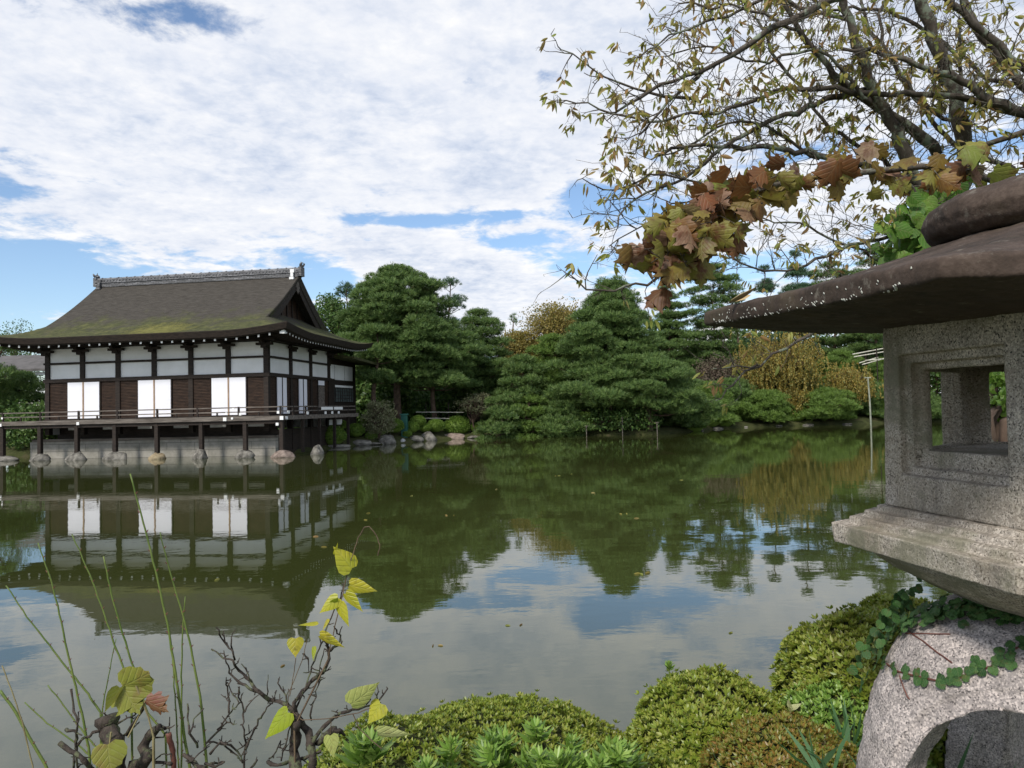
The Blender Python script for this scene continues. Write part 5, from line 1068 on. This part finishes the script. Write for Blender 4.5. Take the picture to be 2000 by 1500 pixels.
def blades(x, y, Y, s, n, label, seed):
    top = at(x, y, Y); base = Vector((top.x, Y, top.z - s * .3)); c = Cloud(); rr = random.Random(seed)
    for i in range(n): c.put(*BLADE, [[rr.gauss(0, .01), rr.gauss(0, .01), 0]], [[rr.gauss(0, .6), rr.gauss(0, .4), 1]], [s * rr.uniform(.7, 1.15)])
    g_ = gh(base.x, base.y); c.put(*BLADE, [[0, 0, g_ - base.z]] * 3, [[.02, 0, 1], [-.02, 0, 1], [0, .02, 1]], [base.z - g_ + .05] * 3)
    o = link_mesh('grass_tuft', c.mesh('grass_tuft'), MAT['grassy']); o.location = base; tag(o, label, 'grass', 'bladed tufts between azaleas')
blades(1648, 1440, 1.75, .14, 9, 'blue-green bladed tuft between azalea and lantern foot', 1); blades(1600, 1480, 1.5, .10, 8, 'small bladed tuft at the bottom near the lantern foot', 2); blades(1650, 1290, 2.2, .13, 8, 'dark bladed tuft on top of the right mound', 3); blades(1690, 1500, 1.5, .1, 7, 'bladed tuft at the lower edge touching the stone', 4)
# pale seedling leaves among mounds
for i, (x, y, lb) in enumerate([(1460, 1420, 'whitish dried leaf sprig between the round and reddish azaleas'), (1410, 1455, 'whitish dried leaf sprig on the dark gap'), (1545, 1385, 'pale curled leaf sprig behind the reddish azalea'), (1600, 1435, 'pale hanging leaf at the reddish azalea right edge')]):
    p = at(x, y, 1.78); base = Vector((p.x, p.y, gh(p.x, p.y))); r_ = empty('dried_sprig', base, lb, 'plant', 'dried sprigs among azaleas'); g = MB(); g.tube([(0, 0, 0), (0.01, 0, (p.z - base.z) * .6), (0, 0, p.z - base.z)], .0013, 4); g.build('stem', MAT['vine'], r_); c = Cloud()
    for k_ in range(3): c.put(*TPL['heart'], [[0, 0, p.z - base.z]], [[random.gauss(0, 1), -.2, random.gauss(.3, .6)]], [.028]); 
    link_mesh('leaves', c.mesh('leaves'), MAT['heart_pale'], r_)

# ------------------------------------------------------------------ left foreground stems
def c1(x, y): return (x / 2.5, 900 + y / 2.5)
def stem_plant(pts, Y, w0, w1, mat, label, name='green_shoot', cat='shoot', group='thin green shoots at the lower left', buds=True, seed=0):
    P = [at(*c1(*p), Y) for p in pts]; last = P[-1]; prev = P[-2]; dn = Vector((last.x + (last.x - prev.x) * .6, Y, gh(last.x, Y) - .03)); P = P + [last.lerp(dn, .5), dn]; base = P[-1]
    root = empty(name, base, label, cat, group); Q = [p - base for p in P]; n = len(Q); g = MB(); fine = []
    for i in range(n - 1):
        for j in range(5): fine.append(Q[i].lerp(Q[i + 1], j / 5) + Vector((random.gauss(0, .0005), 0, random.gauss(0, .0005))))
    fine.append(Q[-1]); m_ = len(fine); g.tube(fine, [(w1 + (w0 - w1) * min(1, i / (m_ * .75))) * .36 * Y / F_PX for i in range(m_)], 6); g.build('stem', MAT[mat], root, smooth=True)
    if buds:
        b = MB()
        for i in range(2, m_ - 6, 2):
            r_ = w0 * .33 * Y / F_PX; s = 1 if i % 4 else -1; b.tube([fine[i] + Vector((s * r_ * .6, -r_ * .3, 0)), fine[i] + Vector((s * r_ * 2.0, -r_ * .4, .004))], [r_ * .55, r_ * .2], 5)
        b.build('buds', MAT['redstem'], root)
SS = [([(635, 65), (700, 300), (760, 540), (820, 800), (850, 1000), (880, 1200), (925, 1500)], 8, 4, 'stem', 'tallest green shoot reaching over the pavilion reflection'), ([(780, 350), (830, 540), (890, 740), (940, 950), (985, 1200), (1010, 1500)], 8, 3, 'stem', 'long shoot just right of the tallest one'),
      ([(505, 465), (545, 650), (600, 850), (655, 1020), (720, 1230), (810, 1340)], 6, 4, 'stem', 'pale-tipped shoot rising behind the lobed leaf'), ([(905, 660), (890, 850), (885, 1100), (885, 1500)], 6, 3, 'stem', 'upright dark shoot crossing the tallest one'),
      ([(350, 360), (440, 560), (500, 720), (560, 900), (610, 1030), (640, 1120)], 6, 3, 'stem', 'leaning shoot ending at the lobed leaf'), ([(185, 400), (250, 580), (300, 790), (350, 1020), (400, 1230), (440, 1440)], 7, 3, 'stem', 'long shoot crossing left of the stump'),
      ([(30, 610), (130, 760), (240, 900), (350, 1040), (430, 1140), (490, 1230)], 6, 3, 'stem', 'diagonal shoot running down to the left stump'), ([(0, 1120), (80, 1230), (160, 1380), (230, 1500)], 8, 7, 'stem', 'thick green shoot at the bottom left corner'),
      ([(10, 1000), (60, 1130), (110, 1280), (160, 1490)], 4, 3, 'vine', 'thin pale shoot at the left edge'), ([(565, 870), (530, 1050), (500, 1210)], 4, 2, 'stem', 'fine shoot between the leaning shoots'), ([(235, 1095), (330, 1220), (410, 1330), (470, 1400)], 5, 3, 'stem', 'short shoot left of the crossing shoot'),
      ([(120, 1180), (230, 1280), (360, 1370), (440, 1440)], 5, 3, 'stem', 'low shoot rising toward the left edge'), ([(840, 900), (850, 1100), (865, 1300), (870, 1500)], 5, 3, 'stem', 'short straight shoot beside the tallest one'), ([(820, 1330), (845, 1420), (850, 1500)], 13, 15, 'redstem', 'stout red-brown stem cut at the top')]
for i, (pts, a, b, mt, lb) in enumerate(SS): stem_plant(pts, 1.38 + .03 * (i % 4), a, b, mt, lb, buds=(mt == 'stem'))
# dark branching shrubs
def c7(x, y): return (400 + x / 4.285, 1150 + y / 4.285)
def c6(x, y): return (100 + x / 5., 1250 + y / 5.)
def bush(name, label, anchor, lines, Y, seed, twigs=True, tw=.02, cat='shrub'):
    a = at(*anchor, Y); base = Vector((a.x, Y, gh(a.x, Y) - .02)); root = empty(name, base, label, cat); g = MB(); tg = MB(); rr = random.Random(seed)
    for cf, pts, w0, w1 in lines:
        P = [at(*cf(*p), Y + .015 * math.sin(k_ * 2 + seed)) - base for k_, p in enumerate(pts)]; fine = []
        for i in range(len(P) - 1):
            n = max(2, int((P[i + 1] - P[i]).length / .010))
            for j in range(n): fine.append(P[i].lerp(P[i + 1], j / n) + Vector([rr.gauss(0, .0010) for _ in range(3)]))
        fine.append(P[-1]); m_ = len(fine); g.tube(fine, [max(.0007, (w0 + (w1 - w0) * i / (m_ - 1)) * .41 * Y / F_PX * rr.uniform(.8, 1.25)) for i in range(m_)], 6)
        if twigs:
            for i in range(2, m_):
                if rr.random() < .42:
                    q = fine[i]; d = Vector((rr.gauss(0, 1), rr.gauss(0, .5), rr.gauss(.3, 1))).normalized(); L = rr.uniform(.004, tw); q2 = q + d * L * .5 + Vector((rr.gauss(0, .002), 0, rr.gauss(0, .002))); tg.tube([q, q2, q + d * L], [.0014, .0012, .0008], 4)
                    if L > .012: tg.tube([q2, q2 + Vector((rr.gauss(0, .006), 0, abs(rr.gauss(0, .006))))], [.0011, .0008], 4)
    g.build('branches', MAT['twigdark'], root, smooth=True)
    if twigs and tg.v: tg.build('spurs', MAT['twigdark'], root)
    return root, base
b1, _ = bush('gnarled_shrub', 'gnarled leafless shrub with forked twigs and a thick mossy stem', (575, 1490), [
    (c7, [(780, 2600), (760, 1500), (750, 1380), (760, 1250), (760, 1100)], 44, 22), (c7, [(900, 1700), (900, 1400), (870, 1200), (800, 1120), (760, 1060)], 24, 16),
    (c7, [(770, 1080), (720, 1000), (620, 940), (540, 930), (450, 860), (380, 770), (280, 680), (240, 600), (150, 580), (55, 505)], 13, 3), (c7, [(245, 600), (235, 520), (190, 480), (140, 410), (120, 345)], 6, 3), (c7, [(230, 520), (215, 440), (235, 370)], 4, 2),
    (c7, [(450, 870), (370, 840), (280, 770), (200, 700), (180, 620)], 7, 3), (c7, [(720, 1000), (680, 900), (640, 840), (610, 790)], 5, 3), (c7, [(520, 890), (525, 800), (530, 720)], 3, 2), (c7, [(400, 790), (370, 720), (345, 660)], 3, 2),
    (c7, [(760, 1060), (740, 960), (820, 860), (920, 760), (1000, 680), (1040, 590), (1040, 500), (1000, 440), (990, 400)], 12, 5), (c7, [(1050, 520), (1110, 470), (1130, 390), (1100, 340), (1080, 315)], 6, 3), (c7, [(1120, 380), (1150, 315)], 3, 2),
    (c7, [(760, 1020), (830, 850), (900, 650), (960, 500), (1000, 400), (1050, 250), (1120, 100), (1160, 0)], 5, 3), (c7, [(890, 1100), (885, 1020), (930, 900), (960, 720), (970, 620), (1000, 500)], 4, 2),
    (c7, [(860, 1350), (920, 1250), (1000, 1150), (1080, 1080), (1160, 1030), (1290, 1000), (1400, 970), (1460, 930), (1530, 835)], 12, 3), (c7, [(1350, 970), (1390, 920), (1360, 865)], 4, 2), (c7, [(1450, 940), (1440, 890)], 3, 2),
    (c7, [(1080, 1180), (1120, 1190), (1170, 1225)], 18, 6), (c7, [(940, 1300), (1000, 1240), (1080, 1180)], 14, 18), (c7, [(840, 540), (860, 600), (870, 700)], 4, 2), (c7, [(820, 540), (870, 580)], 3, 2),
    (c7, [(520, 1445), (600, 1480), (720, 1450), (850, 1410), (970, 1355)], 9, 5), (c7, [(540, 1420), (600, 1370), (635, 1270)], 4, 2), (c7, [(730, 1130), (690, 1260), (640, 1440)], 4, 3)], 1.36, 3)
b2, _ = bush('bare_thicket', 'thin dark leafless thicket between the green shoots and the gnarled shrub', (475, 1490), [
    (c7, [(325, 2400), (330, 1500), (335, 1300), (320, 1150), (330, 1020), (290, 900), (290, 820)], 7, 3), (c7, [(340, 1350), (400, 1220), (450, 1100), (520, 1000), (560, 960)], 6, 3), (c7, [(330, 1030), (380, 950), (460, 880)], 4, 2),
    (c7, [(0, 1300), (100, 1210), (180, 1080), (260, 990), (300, 950)], 6, 3), (c7, [(200, 1040), (205, 940), (190, 820), (180, 740)], 5, 2), (c7, [(205, 940), (170, 900)], 3, 2), (c7, [(290, 950), (220, 850), (190, 780)], 4, 2), (c7, [(40, 1280), (110, 1300), (190, 1290)], 5, 4),
    (c7, [(160, 1310), (240, 1370), (300, 1440)], 4, 3), (c7, [(385, 1500), (440, 1430)], 6, 4), (c7, [(560, 960), (600, 850)], 3, 2), (c7, [(110, 1180), (180, 1130), (215, 1105), (205, 1080)], 4, 2), (c7, [(60, 1460), (120, 1460), (155, 1445)], 6, 3)], 1.42, 5)
b3, _ = bush('knobby_stump', 'knobby dark stump with short twisted branches at the lower left', (235, 1490), [
    (c6, [(640, 2600), (640, 1250), (620, 1000), (560, 860), (540, 740)], 60, 46), (c6, [(780, 1240), (880, 1240), (950, 1150), (900, 1050), (960, 950), (1050, 850)], 30, 18), (c6, [(1050, 850), (1110, 860), (1170, 855)], 12, 4),
    (c6, [(80, 1000), (200, 1080), (320, 1170), (400, 1250), (500, 1500)], 10, 14), (c6, [(230, 1060), (300, 980), (400, 910), (560, 860)], 6, 7), (c6, [(130, 880), (220, 890), (300, 930)], 8, 3), (c6, [(690, 950), (780, 850), (900, 680)], 7, 5), (c6, [(740, 930), (860, 800)], 4, 2),
    (c6, [(600, 850), (720, 770), (830, 720)], 5, 3), (c6, [(200, 480), (215, 640), (250, 800), (240, 1000), (260, 1250)], 5, 6), (c6, [(270, 700), (260, 800)], 3, 3), (c6, [(225, 1100), (220, 1250)], 4, 5), (c6, [(1000, 1190), (1100, 1200), (1170, 1210)], 7, 9), (c6, [(1000, 960), (1100, 950)], 4, 3),
    (c6, [(980, 1190), (1070, 1120), (1170, 1110)], 3, 3), (c6, [(1550, 1110), (1650, 1000), (1700, 1010), (1820, 1090), (1870, 1200)], 6, 4), (c6, [(1280, 1110), (1400, 1200), (1500, 1260)], 10, 12), (c6, [(1500, 1200), (1600, 1230), (1690, 1190)], 8, 4), (c6, [(1340, 620), (1330, 750), (1350, 900), (1430, 1050)], 4, 5), (c6, [(1490, 670), (1400, 760), (1350, 920)], 3, 4),
    (c6, [(1560, 1000), (1480, 1080), (1400, 1150), (1340, 1200)], 3, 4)], 1.33, 7, tw=.016)
# leaves held in front
def place_leaf(c, kind, base_px, tip_px, Y, org, roll=0., wide=1., curl=None, flip=1):
    b_ = at(*base_px, Y); t_ = at(*tip_px, Y - .01); ax_ = (t_ - b_); L = ax_.length; ax_.normalize(); view = (b_ - Vector((0, 0, EYE))).normalized(); side = ax_.cross(view).normalized(); nrm = side.cross(ax_).normalized()
    rt = Matrix.Rotation(roll, 3, ax_); side = rt @ side; nrm = rt @ nrm; tv, tf = leaf_tpl(kind, .12 if curl is None else curl, .12)
    c.raw(np.array([list(b_ + side * (a * L * wide) + nrm * (b * L * flip) + ax_ * (z * L) - org) for a, b, z in tv]), tf[0], tv)
HL = [((690, 1112), (656, 1068), .5, 1.1), ((680, 1142), (732, 1157), .5, .7), ((673, 1157), (704, 1196), .7, .7), ((662, 1166), (624, 1196), .2, .8), ((660, 1176), (678, 1224), .5, .6), ((622, 1214), (583, 1217), 1.1, .6), ((577, 1245), (577, 1283), 0., 1.15), ((622, 1240), (668, 1268), .8, .6), ((612, 1262), (609, 1290), .9, .7), ((640, 1208), (628, 1230), 1.1, .8), ((655, 1082), (662, 1062), 1.1, .6), ((650, 1180), (660, 1170), .6, 1.), ((745, 1372), (718, 1412), .4, 1.2), ((565, 1388), (515, 1442), .35, .75)]
o_ = at(600, 1400, 1.34)
hv = empty('heart_leaf_vine', o_, 'twining vine with yellow-green heart leaves climbing the gnarled shrub', 'vine'); c = Cloud(); rh = random.Random(3)
for b_, t_, rl_, wd_ in HL: place_leaf(c, 'heart', b_, t_, 1.34, o_, rl_, wd_, flip=1)
link_mesh('leaves', c.mesh('leaves'), MAT['heart'], hv); c = Cloud(); place_leaf(c, 'heart', (645, 1434), (650, 1480), 1.33, o_, .2, .9); place_leaf(c, 'heart', (735, 1432), (800, 1441), 1.33, o_, .9, .6); place_leaf(c, 'heart', (682, 1378), (738, 1340), 1.33, o_, .5, .8)
link_mesh('pale_leaves', c.mesh('pale_leaves'), m_leaf('pale_green_heart', [(.30, .38, .08), (.42, .46, .12), (.50, .52, .22)], .45, .35, vein=.14, hue=(.28, .36, .06)), hv)
g = MB()
for pts, w_ in (([(640, 1290), (650, 1240), (662, 1190), (672, 1150), (680, 1112), (690, 1080), (700, 1050), (712, 1030), (722, 1028), (735, 1045), (742, 1065), (738, 1085)], 2.2), ([(566, 1360), (575, 1310), (578, 1285)], 1.6), ([(565, 1385), (590, 1406), (640, 1404), (700, 1392), (735, 1378)], 2.), ([(645, 1434), (647, 1410)], 1.5), ([(690, 1395), (700, 1420), (725, 1445), (745, 1462)], 2.), ([(560, 1390), (566, 1350), (590, 1290), (600, 1250)], 1.6)):
    Q = [at(x, y, 1.345) - o_ for x, y in pts]; Qf = []
    for a_, b_ in zip(Q[:-1], Q[1:]): Qf += [a_.lerp(b_, t_) + Vector((random.gauss(0, .0004), 0, random.gauss(0, .0004))) for t_ in (0, .33, .66)]
    g.tube(Qf + [Q[-1]], w_ * .5 * 1.34 / F_PX, 5)
Qb = at(640, 1290, 1.345) - o_; g.tube([Qb, at(575, 1420, 1.345) - o_, Vector((-.02, 0, gh(o_.x, o_.y) - o_.z))], .002, 5); g.build('stem', m_noise('brown_vine_stem', (.07, .045, .03), (.14, .10, .06), 30., 4, .7), hv)
o_ = at(250, 1400, 1.30)
lv = empty('lobed_leaf_sprig', o_, 'sprig of large green and brown lobed leaves over the knobby stump', 'plant')
c = Cloud(); place_leaf(c, 'maple', (240, 1342), (268, 1392), 1.30, o_, .3, 1.15); place_leaf(c, 'round', (240, 1340), (292, 1318), 1.30, o_, .5, 1.0); place_leaf(c, 'round', (238, 1344), (300, 1330), 1.31, o_, .2, .9); place_leaf(c, 'heart', (236, 1340), (210, 1392), 1.29, o_, -.9, 1.0); link_mesh('leaves', c.mesh('leaves'), MAT['lobed'], lv)
c = Cloud(); place_leaf(c, 'round', (210, 1452), (216, 1512), 1.27, o_, .2, 1.15); link_mesh('lower_leaf', c.mesh('lower_leaf'), MAT['lobed'], lv)
c = Cloud(); place_leaf(c, 'maple', (284, 1368), (322, 1392), 1.30, o_, .6, .8, curl=.3); link_mesh('brown_leaf', c.mesh('brown_leaf'), MAT['redleaf'], lv)
g = MB(); 
for pts in ([(240, 1342), (262, 1330), (290, 1400), (300, 1440)], [(217, 1430), (214, 1455), (205, 1500)], [(284, 1368), (270, 1400), (250, 1440)]): g.tube([at(x, y, 1.305) - o_ for x, y in pts], .0016, 5)
g.tube([at(300, 1440, 1.305) - o_, Vector((.03, .02, gh(o_.x, o_.y) - o_.z))], .0025, 5); g.build('stem', MAT['vine'], lv)
# fallen leaf on the lantern roof tip
BV2 = world_bvh(rfo); p_ = None
for yy in range(596, 625, 2):
    d = ray(1445, yy).normalized(); r_ = BV2.ray_cast(Vector((0, 0, EYE)), d)
    if r_[0] is not None: p_ = r_[0]; break
if p_ is not None:
    c = Cloud(); c.put(*TPL['curl'], [[0, 0, .004]], [[.8, -.3, .05]], [.06], [.2]); c.put(*TPL['curl'], [[0.01, .01, .008]], [[.7, .3, .05]], [.04], [.9]); o = link_mesh('fallen_leaf', c.mesh('fallen_leaf'), m_noise('dry_tan_leaf', (.45, .34, .18), (.55, .44, .26), 8, 3), None); o.location = p_ + Vector((-.02, .01, .002)); tag(o, 'dry tan leaf lying on the stone roof tip', 'leaf')
# small fallen leaves floating on the pond
c = Cloud(); rf_ = random.Random(8)
for x, y in [(810, 966), (966, 941), (1176, 962), (1240, 1000), (1000, 1224), (540, 1300), (900, 1010), (1105, 930), (1330, 935), (700, 1010), (430, 1130), (1450, 1240), (860, 1260), (1260, 1120), (620, 1060)]:
    for _ in range(rf_.randint(1, 3)):
        p = onz(x + rf_.gauss(0, 14), y + rf_.gauss(0, 4), .004); c.put(*TPL['curl'], [list(p)], [[rf_.gauss(0, 1), rf_.gauss(0, 1), .03]], [.05 if p.y < 8 else .09], [PI / 2])
tag(link_mesh('floating_leaves', c.mesh('floating_leaves'), MAT['curl']), 'scattered small fallen leaves floating on the pond', 'fallen leaves', kind='stuff')
# low undergrowth on the near bank behind the lantern
c = Cloud(); n = 5000; P = np.stack([RNG.uniform(1.0, 6.0, n), RNG.uniform(1.0, 7.0, n)], 1); dsd = pond_sd(P); P = P[(dsd > .05)]; z = ground_h(P); P3_ = np.column_stack([P, z + RNG.uniform(0, .35, len(P))]); c.put(*ROSETTE, P3_, rdir(len(P3_)) + [0, 0, 1.2], RNG.uniform(.04, .08, len(P3_)))
tag(link_mesh('undergrowth', c.mesh('undergrowth'), MAT['lance']), 'green undergrowth covering the bank behind the lantern', 'undergrowth', kind='stuff')
c = Cloud(); n = 4000; P = np.stack([RNG.uniform(-3.5, 1.2, n), RNG.uniform(.9, 2.3, n)], 1); dsd = pond_sd(P); P = P[(dsd > .02)]; z = ground_h(P); P3_ = np.column_stack([P, z + RNG.uniform(0, .10, len(P))]); c.put(*ROSETTE, P3_, rdir(len(P3_)) + [0, 0, 1.4], RNG.uniform(.02, .04, len(P3_)))
tag(link_mesh('ground_cover', c.mesh('ground_cover'), MAT['lance']), 'low green cover on the near bank under the shrubs', 'ground cover', kind='stuff')
